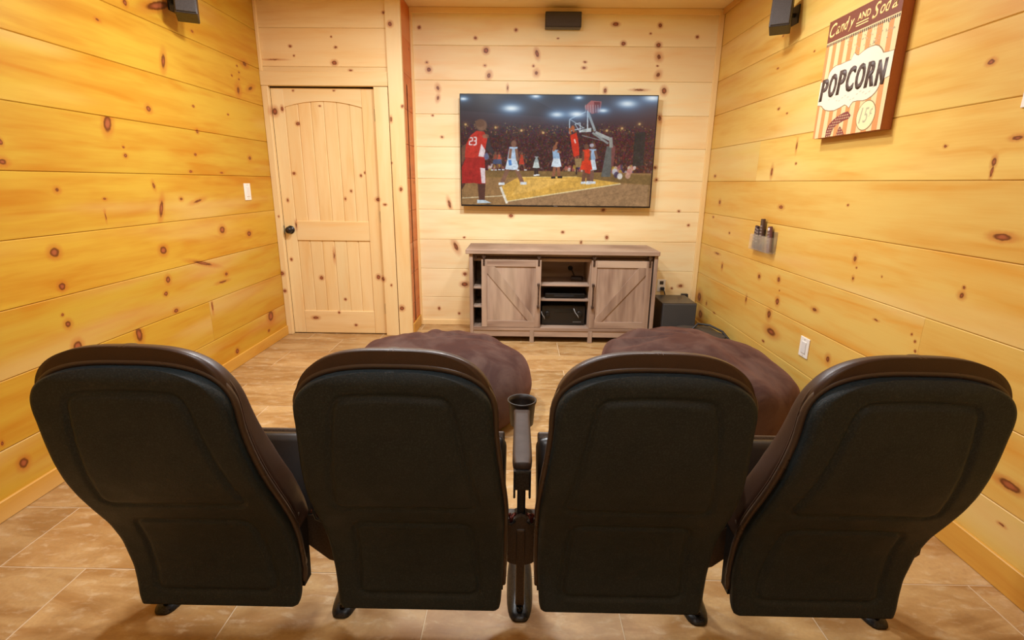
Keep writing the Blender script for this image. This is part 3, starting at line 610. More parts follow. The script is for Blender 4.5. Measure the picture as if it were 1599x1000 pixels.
def text(name, s, at, w_, h_, mat, d, shear=0., bold=0., rot=0.):
    cu = bpy.data.curves.new(name, 'FONT'); cu.body = s; cu.size = 1; cu.shear = shear; cu.offset = bold; cu.extrude = .0; cu.resolution_u = 3
    o = bpy.data.objects.new('tmp', cu); COL.objects.link(o)
    bpy.context.view_layer.update()
    me = bpy.data.meshes.new_from_object(o.evaluated_get(bpy.context.evaluated_depsgraph_get()))
    bpy.data.objects.remove(o); bpy.data.curves.remove(cu)
    co = np.empty(len(me.vertices)*3); me.vertices.foreach_get('co', co); co = co.reshape(-1, 3)
    lo, hi = co.min(0), co.max(0)
    for v in me.vertices:
        a = (v.co.x-lo[0])/(hi[0]-lo[0]); b = (v.co.y-lo[1])/(hi[1]-lo[1])
        s_ = (at[0]+a*w_)/.9; t_ = at[1]+b*h_+rot*a
        v.co = cpt(s_, t_, d)
    bm = bmesh.new(); bm.from_mesh(me); bpy.data.meshes.remove(me)
    r = bmesh.ops.extrude_face_region(bm, geom=bm.faces[:])
    bmesh.ops.translate(bm, vec=(.0004, 0, 0), verts=[q for q in r['geom'] if isinstance(q, bmesh.types.BMVert)])
    link_mesh(name, bm_mesh(bm), mat, cv)
# POPCORN, fat condensed capitals
for i, ch in enumerate('POPCORN'):
    a = .018+i*.1215
    for sh_ in (-.007, 0, .007): text('lettering', ch, (a+sh_, .335+.012*math.sin(i/6*math.pi)+(-.01 if i == 0 else 0), 0), .104, .188+.012*math.sin(i/6*math.pi), M_CDARK, .0017+sh_*.02, .12, .028)
for ch, a, w_, h_, z_ in (('C', .02, .095, .115, .856), ('a', .112, .052, .062, .868), ('n', .168, .055, .062, .872), ('d', .227, .058, .098, .872), ('y', .288, .068, .085, .846)):
    text('lettering', ch, (a, z_), w_, h_, M_LETTER, .001, .35, .012)
text('lettering', 'AND', (.395, .898), .155, .055, M_LETTER, .001, .0, .02)
for ch, a, w_, h_, z_ in (('S', .575, .085, .115, .856), ('o', .662, .055, .066, .866), ('d', .72, .062, .105, .866), ('a', .79, .062, .066, .866)):
    text('lettering', ch, (a, z_), w_, h_, M_LETTER, .001, .35, .012)
flat('printed_rules', [[(.385, .876), (.535, .876), (.535, .884), (.385, .884)], [(.385, .856), (.535, .856), (.535, .864), (.385, .864)]], M_LETTER, .001)
for ch, a, w_, h_, z_ in (('1', .63, .035, .12, .07), ('5', .68, .055, .115, .07), ('¢', .745, .04, .075, .11)):
    text('lettering', ch, (a, z_), w_, h_, M_GREY, .0016, .2, .0)
# polka dotted ribbon letters at the foot
flat('printed_polka_shape', [[(.198, 0), (.20, .06), (.225, .105), (.28, .14), (.34, .165), (.41, .182), (.468, .188), (.515, .15), (.49, .125), (.42, .115), (.35, .095), (.30, .07), (.275, .03), (.272, 0)], [(.352, 0), (.37, .045), (.39, .075), (.425, .05), (.465, 0)]], plain('print_plum', (130, 62, 58), .55), .0012)
dots = []
for i in range(24):
    for j in range(14):
        a, b = .2+i*.024+(.012 if j % 2 else 0), .006+j*.022
        d1 = math.hypot((a-.47)/.27, (b-.0)/.185); in1 = .68 < d1 < .98 and a < .5; in2 = b < .06 and abs(a-.40) < .05*(1-b/.08)
        if in1 or in2: dots.append(circ(a, b, .0052, .006, 8))
tag(flat('printed_dots', dots, M_CREAM, .0017), kind='stuff')
# small print under POPCORN
sm = []
for i in range(16):
    a = .16+i*.038; b = .29+.02*math.sin(i*1.3)+.03*abs(i-8)/8
    sm.append([(a, b), (a+.02, b+.006), (a+.02, b+.010), (a, b+.004)])
flat('printed_small_text', sm, M_GREY, .0016)
# flecks on the stripes
fl = []
rr = random.Random(3)
for i in range(60):
    a, b = rr.uniform(.3, .86), rr.uniform(.66, .78)
    fl.append([(a, b), (a+.008, b+.004), (a+.006, b+.012), (a-.002, b+.008)])
tag(flat('printed_flecks', fl, M_GREY, .0009), kind='stuff')

# ------------------------------------------------------------------ plates, remotes
M_PLATE = plain('white_plastic', (246, 240, 230), .35)
M_SLOT = plain('slot_dark', (70, 60, 50), .6)
def plate(name, wall, c1, z0, z1, w_, label, cat, kindp):
    s_ = 1 if wall == XL else -1
    x0, x1 = sorted((wall, wall+s_*.006)); xo, xp = sorted((wall+s_*.006, wall+s_*.010))
    t_ = thing(name, (wall, c1, (z0+z1)/2), label, cat)
    link_mesh('cover', box(x0, x1, c1-w_/2, c1+w_/2, z0, z1, .0025, 2), M_PLATE, t_)
    zc = (z0+z1)/2
    o = link_mesh(kindp, box(xo, xp, c1-w_*.24, c1+w_*.24, zc-(z1-z0)*.29, zc+(z1-z0)*.29, .0015, 1), plain('white_plastic_insert', (232, 228, 222), .3), t_)
    for zz in (zc+(z1-z0)*.4, zc-(z1-z0)*.4):
        link_mesh('screw', lathe([(.003, 0), (.003, s_*.0015)], 10, (wall+s_*.006, c1, zz), 'x'), plain('screw', (190, 180, 165), .4, .5), t_)
plate('light_switch', XL, 3.893, 1.160, 1.281, .088, 'white rocker light switch on the left wall beside the door', 'switch', 'rocker')
plate('wall_outlet', XR, 2.812, .358, .474, .092, 'white cover plate low on the right wall beyond the rightmost seat', 'outlet', 'insert')
plate('light_switch', XR, 1.785, 1.562, 1.70, .085, 'white plate cut by the right frame edge beside the popcorn canvas', 'switch', 'rocker')
ol = thing('power_outlet', (1.318, YB, .40), 'white power outlet on the back wall between cabinet and corner', 'outlet')
link_mesh('cover', box(1.283, 1.357, YB-.006, YB, .345, .46, .0025, 2), M_PLATE, ol)
for zz in (.378, .428): link_mesh('socket', box(1.303, 1.337, YB-.009, YB-.005, zz-.016, zz+.016, .003, 1), M_SLOT if zz > .4 else M_PLATE, ol)
def cord(parent):
    pl = link_mesh('plug', box(1.308, 1.343, YB-.04, YB-.009, .362, .392, .006, 2), M_BLKMATT, parent)
    link_mesh('power_cable', tube([(1.325, YB-.04, .375), (1.335, YB-.06, .36), (1.345, YB-.07, .32), (1.35, YB-.07, .2), (1.36, YB-.06, .02)], .005, 8), M_BLKMATT, parent)

M_CLEAR = NT('clear_acrylic'); M_CLEAR.b.inputs['Transmission Weight'].default_value = .85; M_CLEAR = M_CLEAR.out((.97, .93, .86, 1), .12, **{'Alpha': .45, 'IOR': 1.2})
hx = XR
rh = thing('remote_holder', (XR, 3.45, .91), 'clear acrylic pocket holder screwed to the right wall with remotes in it', 'holder')
link_mesh('back_plate', box(hx-.003, hx, 3.30, 3.60, .885, 1.02, .001, 1), M_CLEAR, rh)
link_mesh('front_plate', box(hx-.045, hx-.042, 3.30, 3.60, .885, .985, .001, 1), M_CLEAR, rh)
link_mesh('bottom_plate', box(hx-.045, hx, 3.30, 3.60, .882, .886, .001, 1), M_CLEAR, rh)
for a in (3.30, 3.445, 3.597): link_mesh('divider', box(hx-.042, hx-.003, a, a+.003, .886, .985), M_CLEAR, rh)
M_REM = plain('remote_dark_plastic', (60, 38, 42), .35, noisy=.1); M_BTN = plain('remote_buttons', (150, 132, 130), .5)
for (ya, yb_, h_, z0, tilt, lab, mat) in ((3.545, 3.585, .155, .888, 6, 'dark remote control standing at the left of the clear wall pocket', (58, 36, 44)),
        (3.50, 3.538, .135, .888, -3, 'short dark remote control second from the left in the clear wall pocket', (66, 52, 50)),
        (3.452, 3.492, .205, .888, -2, 'tallest brown remote control in the middle of the clear wall pocket', (74, 52, 44)),
        (3.325, 3.365, .165, .888, -9, 'slanting plum remote with silver top at the right of the wall pocket', (98, 58, 58))):
    M = Matrix.Translation((hx-.022, (ya+yb_)/2, z0)) @ Matrix.Rotation(math.radians(tilt), 4, 'X')
    r_ = thing('remote_control', (hx-.022, (ya+yb_)/2, z0), lab, 'remote', 'remotes in the clear wall pocket')
    link_mesh('body', box(-.009, .009, -(yb_-ya)/2, (yb_-ya)/2, 0, h_, .005, 2, M), plain('remote_plastic', mat, .35), r_)
    bm = bmesh.new()
    for i in range(5):
        for j in (-1, 0, 1):
            add_box(bm, -.0105, -.009, j*.010-.003, j*.010+.003, h_*.35+i*.02, h_*.35+i*.02+.009, 0, 1, M)
    link_mesh('buttons', bm_mesh(bm), M_BTN, r_)
    if tilt == -9:
        o = link_mesh('touch_pad', lathe([(.012, 0), (.012, -.002), (.001, -.0025)], 18, tuple(M @ Vector((-.009, 0, h_-.02))), 'x'), plain('silver', (235, 225, 225), .2, .2), r_); o['label'] = 'silver round pad'
    elif h_ > .2:
        pass

# ------------------------------------------------------------------ media cabinet
CABL, CABD = srgb(182, 156, 136), srgb(128, 102, 86)
GK = ((104, 78, 60), (150, 120, 98))
MC = {}
def cm(grain):
    return wood_mat('grey_washed_oak', jitter(CABL, .05, .01), jitter(CABD, .05, .01), [], grain, random.uniform(0, 50), 1.1, .6, GK, .25)
MCX, MCZ, MCY = [cm('x') for _ in range(3)], [cm('z') for _ in range(4)], cm('y')
M_RAIL = plain('antique_bronze', (86, 58, 38), .4, .7, noisy=.3, scale=80)
M_RAILD = plain('dark_rail', (64, 40, 28), .4, .6)
CF, CB = 4.15, 4.57
cab = thing('media_cabinet', (.35, 4.36, 0), 'grey-washed wooden media cabinet with two sliding barn doors under the television', 'cabinet')
def cp(name, a, m, bev=.002): return link_mesh(name, box(*a, bev, 1), m, cab)
cp('top', (-.43, 1.138, CF-.02, CB+.02, .746, .782), MCX[0], .004)
cp('side_panel', (-.402, -.373, CF, CB, 0, .746), MCZ[0]); cp('side_panel', (1.100, 1.130, CF, CB, 0, .746), MCZ[1])
cp('divider', (.160, .184, CF+.035, CB-.02, .13, .70), MCZ[2]); cp('divider', (.588, .612, CF+.035, CB-.02, .13, .70), MCZ[3])
cp('bottom_board', (-.373, 1.100, CF-.002, CB-.02, .103, .131), MCX[1])
cp('back_panel', (-.373, 1.100, CB-.02, CB-.01, .10, .746), MCX[2])
cp('apron', (-.373, 1.100, CF+.004, CF+.02, .050, .103), MCX[2])
cp('top_rail_board', (-.373, 1.100, CF+.034, CF+.05, .685, .746), MCX[1])
for a in (.101, .591): cp('foot', (a, a+.036, CF-.002, CF+.04, 0, .103), MCZ[0])
for a in (-.37, 1.06): cp('foot', (a, a+.03, CB-.06, CB-.03, 0, .103), MCZ[1])
cp('shelf', (.184, .588, CF+.04, CB-.02, .478, .494), MCX[0]); cp('shelf', (.184, .588, CF+.04, CB-.02, .352, .368), MCX[1])
cp('shelf', (-.373, .160, CF+.04, CB-.02, .449, .465), MCX[0]); cp('shelf', (-.373, .160, CF+.04, CB-.02, .289, .305), MCX[2])
cp('shelf', (.612, 1.100, CF+.04, CB-.02, .40, .416), MCX[2])
link_mesh('sliding_rail', box(-.36, 1.095, CF+.012, CF+.018, .712, .728, .001, 1), M_RAILD, cab)
for a in (-.355, 1.07): link_mesh('rail_bracket', box(a, a+.014, CF+.006, CF+.034, .700, .738, .001, 1), M_RAIL, cab)
def barn_door(x0, x1, flip):
    z0, z1, F = .133, .700, CF-.004
    d_ = link_mesh('sliding_door', box(x0, x1, F+.008, F+.024, z0, z1, .001, 1), MCZ[1], cab)
    for (n_, a, m) in (('door_stile', (x0, x0+.046, F, F+.009, z0, z1), MCZ[2]), ('door_stile', (x1-.046, x1, F, F+.009, z0, z1), MCZ[3]),
                       ('door_rail', (x0+.046, x1-.046, F, F+.009, z1-.055, z1), MCX[0]), ('door_rail', (x0+.046, x1-.046, F, F+.009, z0, z0+.055), MCX[1])):
        sub(n_, box(*a, .0012, 1), m, d_)
    a0, a1 = x0+.046, x1-.046; b0, b1 = z0+.055, z1-.055; w_ = .062
    if not flip: P = [(a0, b1), (a0+w_, b1), (a1, b0+w_*.35), (a1, b0), (a1-w_*.9, b0), (a0, b1-w_*.9)]
    else: P = [(a1, b1), (a1-w_, b1), (a0, b0+w_*.35), (a0, b0), (a0+w_*.9, b0), (a1, b1-w_*.9)]
    sub('diagonal_brace', extrude_poly([(p[0], F+.001, p[1]) for p in P], (0, .008, 0)), MCZ[0], d_)
    hx_ = (x1-.020) if not flip else (x0+.020)
    bm = bmesh.new(); add_tube(bm, [(hx_, F-.022, .315), (hx_, F-.022, .50)], .0055, 8)
    for zz in (.315, .50): add_box(bm, hx_-.010, hx_+.010, F-.027, F+.001, zz-.012, zz+.012, .003, 1)
    h_ = sub('handle', bm_mesh(bm), M_RAIL, d_); h_['label'] = 'bronze bar pull'
    for hx2 in (x0+.02, x1-.02):
        bm = bmesh.new(); add_box(bm, hx2-.008, hx2+.008, F-.004, F+.001, .652, .716, .001, 1)
        me = lathe([(.016, -.006), (.016, .006)], 16, (hx2, F+.004, .728), 'y', False); bm.from_mesh(me)
        sub('roller_hanger', bm_mesh(bm), M_RAIL, d_)
barn_door(-.302, .186, False); barn_door(.594, 1.085, True)
# devices in the open bay
M_DEV = plain('device_black', (20, 20, 20), .3)
rc = thing('av_receiver', (.385, 4.38, .131), 'black audio receiver on the lowest shelf of the cabinet', 'receiver')
link_mesh('case', box(.205, .568, 4.24, 4.52, .140, .300, .004, 1), M_DEV, rc)
link_mesh('front_panel', box(.203, .570, 4.232, 4.241, .138, .302, .003, 1), plain('receiver_front', (30, 26, 22), .35), rc)
for a in (.235, .54): link_mesh('foot', lathe([(.014, 0), (.014, .012)], 14, (a, 4.27, .130)), M_BLKMATT, rc)
for a in (.235, .54): link_mesh('foot', lathe([(.014, 0), (.014, .012)], 14, (a, 4.48, .130)), M_BLKMATT, rc)
for (a, r_) in ((.25, .022), (.52, .026)): link_mesh('knob', lathe([(r_, 0), (r_, -.014), (r_*.85, -.018), (.001, -.018)], 20, (a, 4.232, .235), 'y'), plain('knob_dark', (48, 46, 44), .25, .5), rc)
bm = bmesh.new()
for i in range(13): add_box(bm, .24+i*.023, .253+i*.023, 4.245, 4.36, .300, .3025)
link_mesh('top_vents', bm_mesh(bm), plain('vent_grey', (96, 96, 92), .4, .5), rc)
link_mesh('display', box(.30, .47, 4.230, 4.233, .245, .275), plain('display_glass', (14, 18, 20), .1), rc)
bm = bmesh.new()
for i in range(6): add_box(bm, .47+i*.012, .478+i*.012, 4.230, 4.233, .16, .166)
link_mesh('button_row', bm_mesh(bm), plain('button_grey', (120, 120, 118), .4), rc)
for (lab, pts) in (('white cable hanging at the left of the audio receiver', [(.196, 4.20, .26), (.205, 4.195, .235), (.22, 4.19, .215), (.226, 4.19, .195)]), ('grey cable hanging in front of the audio receiver', [(.47, 4.215, .285), (.485, 4.205, .25), (.505, 4.20, .225), (.515, 4.20, .205)])):
    o = link_mesh('cable', tube(pts, .003, 6), plain('cable_grey', (170, 170, 170), .4)); tag(o, lab, 'cable')
dvd = thing('disc_player', (.40, 4.38, .368), 'flat black disc player on the middle shelf of the cabinet', 'player')
link_mesh('case', box(.225, .56, 4.22, 4.46, .374, .412, .006, 2), M_DEV, dvd)
link_mesh('disc_tray', box(.30, .47, 4.217, 4.221, .385, .398, .001, 1), plain('tray', (38, 40, 44), .2), dvd)
for a in (.25, .535): 
    for b in (4.25, 4.43): link_mesh('foot', lathe([(.01, 0), (.01, .008)], 12, (a, b, .367)), M_BLKMATT, dvd)
sb = thing('streaming_box', (.50, 4.42, .494), 'small dark streaming box with cable on the top shelf of the cabinet', 'electronics')
M = Matrix.Translation((.505, 4.40, .494)) @ Matrix.Rotation(math.radians(-12), 4, 'Z')
link_mesh('case', box(-.05, .05, -.045, .045, .0, .032, .006, 2, M), plain('box_brown_black', (58, 44, 38), .5), sb)
link_mesh('cable', tube([(.49, 4.44, .52), (.475, 4.47, .555), (.467, 4.52, .572), (.462, 4.548, .575)], .005, 8), M_BLKMATT, sb)
link_mesh('cable_grommet', lathe([(.022, 0), (.022, -.004), (.013, -.005)], 16, (.462, 4.55, .575), 'y'), M_BLKMATT, cab)

# ------------------------------------------------------------------ subwoofer
sw = thing('subwoofer', (1.36, 4.38, 0), 'black cube subwoofer on the floor right of the media cabinet', 'speaker')
link_mesh('cabinet', box(1.213, 1.502, 4.215, 4.55, .012, .342, .006, 2), plain('subwoofer_vinyl', (36, 27, 22), .34, noisy=.15, scale=400, bump=.1), sw)
link_mesh('grille', box(1.218, 1.497, 4.200, 4.215, .018, .337, .006, 2), plain('subwoofer_grille', (34, 30, 26), .8, noisy=.3, scale=900, bump=.3), sw)
for a in (1.235, 1.48):
    for b in (4.235, 4.53): link_mesh('foot', lathe([(.013, 0), (.013, .013)], 12, (a, b, 0)), M_BLKMATT, sw)
cord(sw)
wp = thing('wall_adapter', (1.545, 4.64, .31), 'small black plug adapter on the back wall above the subwoofer in the corner', 'adapter')
link_mesh('body', box(1.50, 1.56, 4.625, 4.66, .29, .335, .004, 2), M_BLKMATT, wp)
link_mesh('prongs', box(1.515, 1.545, 4.655, YB, .30, .325), M_BLKMATT, wp)

# ------------------------------------------------------------------ bean bags
def suede(name, col):
    t = NT(name); c = srgb(*col); co = t.node('ShaderNodeTexCoord').outputs['Object']
    n1 = t.noise(co, 5., 4., .6, .6); n2 = t.noise(co, 420., 2., .6)
    cc = t.mix(t.maprange(n1, .35, .68, 0, .55), c, mixc(c, (1, .7, .55, 1), .10)); cc = t.mix(t.maprange(n2, .3, .7, 0, .25), cc, (0.01, .006, .005, 1))
    t.bump(n2, .25, .001); m = t.out(cc, .88, **{'Specular IOR Level': .2})
    t.b.inputs['Sheen Weight'].default_value = .35; t.b.inputs['Sheen Roughness'].default_value = .5; t.b.inputs['Sheen Tint'].default_value = srgb(190, 130, 110)
    return m
M_SUEDE = suede('brown_suede', (58, 37, 34))
def beanbag(name, cx_, cy_, rx, ry, h_, rot, seed, label, shape, folds):
    n_, m_ = 150, 84; vs_, fs = [], []
    cr_, sr_ = math.cos(rot), math.sin(rot)
    for j in range(m_+1):
        ph = -math.pi/2+math.pi*j/m_
        for i in range(n_):
            th_ = 2*math.pi*i/n_
            c_, s_ = math.cos(ph), math.sin(ph)
            rad = abs(c_)**.72; zz = s_*(abs(s_)**-.15 if abs(s_) > 1e-4 else 1)
            if s_ < 0: zz = max(s_*1.0, -.62)
            x_, y_ = rad*math.cos(th_), rad*math.sin(th_)
            q = Vector((x_*1.6, y_*1.6, zz+seed))
            bulge = 1+.07*noise.noise(q*1.1+Vector((seed, 0, 0)))
            # folds : radial creases running from the gathered crown
            cre = 0
            for (ang, width, depth, r0, r1) in folds:
                da = math.atan2(math.sin(th_-ang-.25*math.sin(rad*5+seed)), math.cos(th_-ang-.25*math.sin(rad*5+seed)))
                wgt = math.exp(-(da/width)**2)*max(0, 1-((rad-(r0+r1)/2)/((r1-r0)/2))**2) if s_ > 0 else 0
                cre += depth*wgt
            fine = .013*noise.noise(Vector((x_*2.6, y_*2.6, zz*2+seed*3)))+.003*noise.noise(Vector((x_*9+seed, y_*5, zz*5)))
            X_ = x_*rx*bulge; Y_ = y_*ry*bulge
            Z_ = (zz*.5/.5)*h_*shape(x_, y_)*bulge
            if zz > 0: Z_ = zz*(h_*.62)*shape(x_, y_)*bulge
            else: Z_ = zz*(h_*.38)/.62
            Z_ += h_*.38-cre+fine*1.6*(1 if zz > 0 else .2)
            Z_ = max(Z_, .004)
            vs_.append((cx_+X_*cr_-Y_*sr_, cy_+X_*sr_+Y_*cr_, Z_))
    for j in range(m_):
        for i in range(n_): fs.append((j*n_+i, j*n_+(i+1) % n_, (j+1)*n_+(i+1) % n_, (j+1)*n_+i))
    bm = bmesh.new(); me = mesh(vs_, fs); bm.from_mesh(me); bmesh.ops.remove_doubles(bm, verts=bm.verts, dist=.0005)
    b_ = thing(name, (cx_, cy_, 0), label, 'bean bag')
    link_mesh('cover', bm_mesh(bm, True), M_SUEDE, b_)
    # piped seam round the widest part
    pts = [(cx_+rx*1.0*math.cos(a)*cr_-ry*1.0*math.sin(a)*sr_, cy_+rx*math.cos(a)*sr_+ry*math.sin(a)*cr_, h_*.36) for a in [2*math.pi*i/90 for i in range(91)]]
    return b_
beanbag('bean_bag', -.45, 2.83, .52, .53, .425, 0, 1.7, 'dark brown suede bean bag on the floor beyond the second seat from the left', lambda x, y: 1-.10*x, [(1.2, .16, .020, .1, .8), (1.75, .13, .022, .15, .85), (2.3, .15, .018, .1, .8), (.7, .14, .016, .2, .9), (2.9, .2, .012, .2, .9)])
beanbag('bean_bag', 1.03, 2.86, .53, .60, .45, math.radians(18), 5.1, 'larger dark brown bean bag slumped beside the right wall', lambda x, y: 1+.06*y-.22*max(x, 0), [(2.2, .16, .03, .2, .95), (2.6, .12, .025, .2, 1.), (1.5, .15, .018, .1, .8), (.9, .2, .012, .1, .8), (.2, .25, .015, .1, .9)])

# ------------------------------------------------------------------ black soft case by the right wall
M_NYLON = plain('black_nylon', (30, 24, 22), .5, noisy=.25, scale=300, bump=.3)
bg = thing('soft_case', (1.42, 3.9, 0), 'black soft carrying case lying on the floor by the right wall behind bean bag', 'bag')
def soft_box(x0, x1, y0, y1, z0, z1, M, amp=.012, seed=0):
    bm = bmesh.new(); add_box(bm, x0, x1, y0, y1, z0, z1)
    bmesh.ops.subdivide_edges(bm, edges=bm.edges[:], cuts=9, use_grid_fill=True)
    c = Vector(((x0+x1)/2, (y0+y1)/2, (z0+z1)/2)); hx_, hy_, hz_ = (x1-x0)/2, (y1-y0)/2, (z1-z0)/2
    for v in bm.verts:
        p = v.co-c; a, b, d_ = p.x/hx_, p.y/hy_, p.z/hz_
        k = (abs(a)**5+abs(b)**5+abs(d_)**5)**(-1/5) if max(abs(a), abs(b), abs(d_)) > .01 else 1
        v.co = c+Vector((p.x*min(k, 1), p.y*min(k, 1), p.z*min(k, 1)))
        if v.co.z > z0+.01: v.co += Vector((0, 0, amp*noise.noise(Vector((v.co.x*9+seed, v.co.y*9, v.co.z*9)))))
    bmesh.ops.transform(bm, matrix=M, verts=bm.verts)
    return bm_mesh(bm, True)
Mb = Matrix.Translation((1.40, 3.74, .0)) @ Matrix.Rotation(math.radians(4), 4, 'Z')
link_mesh('body', soft_box(-.20, .2, -.36, .34, .0, .17, Mb, .015), M_NYLON, bg)
link_mesh('flap', soft_box(-.12, .19, -.05, .31, .155, .205, Mb, .012, 4), M_NYLON, bg)
link_mesh('strap', tube([Mb @ Vector(p) for p in ((-.02, .16, .205), (.05, .22, .235), (.13, .18, .233), (.18, .06, .215), (.185, -.06, .18), (.15, -.16, .175))], .009, 8), M_BLKMATT, bg)
link_mesh('side_handle', tube([Mb @ Vector(p) for p in ((.19, -.1, .09), (.215, -.14, .085), (.22, -.22, .07), (.205, -.3, .06), (.19, -.33, .055))], .008, 8), M_BLKMATT, bg)
link_mesh('zip', tube([Mb @ Vector(p) for p in ((.205, -.3, .1), (.207, -.1, .105), (.207, .1, .105), (.204, .24, .1))], .004, 6), plain('zip_grey', (60, 56, 54), .3, .5), bg)

# ------------------------------------------------------------------ theatre seats
SEATX = (-.836, -.266, .299, .842)
ZT = [.135, .152, .20, .26, .36, .43, .497, .56, .62, .68, .74, .80, .84, .90, .93, .97]
YT = [1.178, 1.180, 1.187, 1.190, 1.172, 1.146, 1.110, 1.076, 1.048, 1.027, 1.012, 1.002, .997, .990, .988, .986]
WT = [.218, .228, .231, .2345, .236, .237, .2385, .236, .231, .225, .219, .215, .215, .215, .215, .215]
zf = np.linspace(.135, .97, 400)
def smooth_tab(T):
    v = np.interp(zf, ZT, T); k_ = np.hanning(33); k_ /= k_.sum()
    return np.convolve(np.pad(v, 16, mode='edge'), k_, 'valid')
YS, WS = smooth_tab(YT), smooth_tab(WT)
fy = lambda z: float(np.interp(z, zf, YS)); fw = lambda z: float(np.interp(z, zf, WS))
def rows(z0, zc, ztop, n1_, n2_, wtop, ex=2.9):
    R_ = []
    for i in range(n1_): 
        z = z0+(zc-z0)*i/n1_; R_.append((z, fw(z) if wtop is None else fw(z)+wtop))
    W0 = R_[-1][1]
    for i in range(n2_+1):
        a = (math.pi/2)*(i/n2_)
        z = zc+(ztop-zc)*math.sin(a)**(2/ex); w_ = W0*max(math.cos(a), 0)**(2/ex) if i < n2_ else R_[-1][1]*.45
        R_.append((z, max(w_, .002)))
    return R_
def sdrb(x, z, cx_, cz, hx_, hz_, r):
    qx, qz = abs(x-cx_)-hx_+r, abs(z-cz)-hz_+r
    return math.hypot(max(qx, 0), max(qz, 0))+min(max(qx, qz), 0)-r
def shell_relief(x, z):
    # pressed panels of the plastic shell
    k = 1-.30*(z-.535)/.33
    crown = .02*(1-(x/.2)**2)
    d1 = sdrb(x/k, z-(crown if z > .7 else 0), 0, .692, .178, .160, .03)
    d2 = sdrb(x, z, 0, .325, .150+.02*(1-(z-.19)/.28), .135, .03)
    o = 0
    for d in (d1, d2):
        o += .0058*math.exp(-(d/.0075)**2)
        o -= .0022*min(max(-d/.012, 0), 1)
    return o
def slab(R, ns, yb, yf, rings, bulge, smooth=True):
    """closed padded slab : back grid, front grid, bulging rim; yb(s,z,x), yf(s,z,x)"""
    nr = len(R); vs_, fs = [], []
    def grid(fun, inset):
        base = len(vs_)
        zt, zb = R[-1][0], R[0][0]
        for (z, w_) in R:
            for i in range(ns+1):
                s_ = -1+2*i/ns; x = s_*w_; zz = z
                if inset:
                    x *= 1-inset/.22*.9; zz = zb+(z-zb)*(1-inset/(zt-zb))+inset*.35
                vs_.append(Vector((x, fun(s_, zz, x), zz)))
        return base
    b0 = grid(yb, 0); f0 = grid(yf, bulge*1.0)
    G_ = lambda b, r, i: b+r*(ns+1)+i
    for r in range(nr-1):
        for i in range(ns):
            fs.append((G_(b0, r, i), G_(b0, r, i+1), G_(b0, r+1, i+1), G_(b0, r+1, i)))
            fs.append((G_(f0, r, i), G_(f0, r+1, i), G_(f0, r+1, i+1), G_(f0, r, i+1)))
    per = [(r, 0) for r in range(nr)]+[(nr-1, i) for i in range(1, ns+1)]+[(r, ns) for r in range(nr-2, -1, -1)]+[(0, i) for i in range(ns-1, 0, -1)]
    n_ = len(per); prev = [G_(b0, *p) for p in per]
    Pb = [vs_[G_(b0, *p)] for p in per]; Pf = [vs_[G_(f0, *p)] for p in per]
    cx_, cz = 0, (R[0][0]+R[-1][0])/2
    for k in range(1, rings+1):
        t_ = k/(rings+1) if k <= rings else 1
        a = t_*math.pi/2
        cur = []
        for j in range(n_):
            pb, pf = Pb[j], Pf[j]
            # quarter round : leave the back straight, roll over to the front
            ty = math.sin(a)**.5 if t_ < 1 else 1; tr = 1-math.cos(a)**.5
            cur.append(len(vs_)); vs_.append(Vector((pb.x+(pf.x-pb.x)*tr, pb.y+(pf.y-pb.y)*ty, pb.z+(pf.z-pb.z)*tr)))
        for j in range(n_): fs.append((prev[j], cur[j], cur[(j+1) % n_], prev[(j+1) % n_]))
        prev = cur
    last = [G_(f0, *p) for p in per]
    for j in range(n_): fs.append((prev[j], last[j], last[(j+1) % n_], prev[(j+1) % n_]))
    bm = bmesh.new(); me = mesh(vs_, fs); bm.from_mesh(me); bpy.data.meshes.remove(me)
    bmesh.ops.remove_doubles(bm, verts=bm.verts, dist=.0002)
    return bm_mesh(bm, smooth)
def leather(name, col, rough, coat=.0, bumpy=.12):
    t = NT(name); c = srgb(*col); co = t.node('ShaderNodeTexCoord').outputs['Object']
    v = t.node('ShaderNodeTexVoronoi', {'Vector': co, 'Scale': 420.}, feature='F1').outputs['Distance']
    n1 = t.noise(co, 9., 3., .6)
    cc = t.mix(t.maprange(n1, .3, .7, 0, .35), c, mixc(c, (0, 0, 0, 1), .4))
    cc = t.mix(t.maprange(t.noise(co, 260., 2., .7), .45, .7, 0, .5 if bumpy > .3 else .1), cc, mixc(c, (1, 1, 1, 1), .035))
    t.bump(v, bumpy, .0008)
    m = t.out(cc, t.maprange(n1, .3, .7, rough-.05, rough+.06), **{'Specular IOR Level': .5}); t.b.inputs['Coat Weight'].default_value = coat
    return m
M_LEATHER = leather('dark_brown_leatherette', (66, 45, 33), .40)
M_SHELL = leather('grained_black_plastic', (25, 38, 43), .52, 0., .5)
for nd in M_SHELL.node_tree.nodes:
    if nd.type == 'BSDF_PRINCIPLED': nd.inputs['Specular IOR Level'].default_value = .38
M_PIPE = leather('glossy_rim_leather', (78, 62, 50), .30)
M_PAN = leather('seat_pan_leather', (24, 18, 15), .38)
M_STEEL = plain('black_powder_coat', (18, 15, 13), .34, .3, noisy=.1)
M_STEELB = plain('brown_painted_steel', (66, 48, 30), .45, .2, noisy=.1)
seat0 = thing('theater_seat', (0, 1.25, 0), 'x', 'seat', 'row of theater seats')
R1 = rows(.145, .80, .925, 120, 40, None)
def edge(s_): return .010*max(0, (abs(s_)-.93)/.07)**2
sh = link_mesh('back_shell', slab(R1, 90, lambda s_, z, x: fy(z)+shell_relief(x, z)+edge(s_)+.010*max(0, (z-.895)/.03)**2, lambda s_, z, x: fy(z)+.034, 4, .006), M_SHELL, seat0)
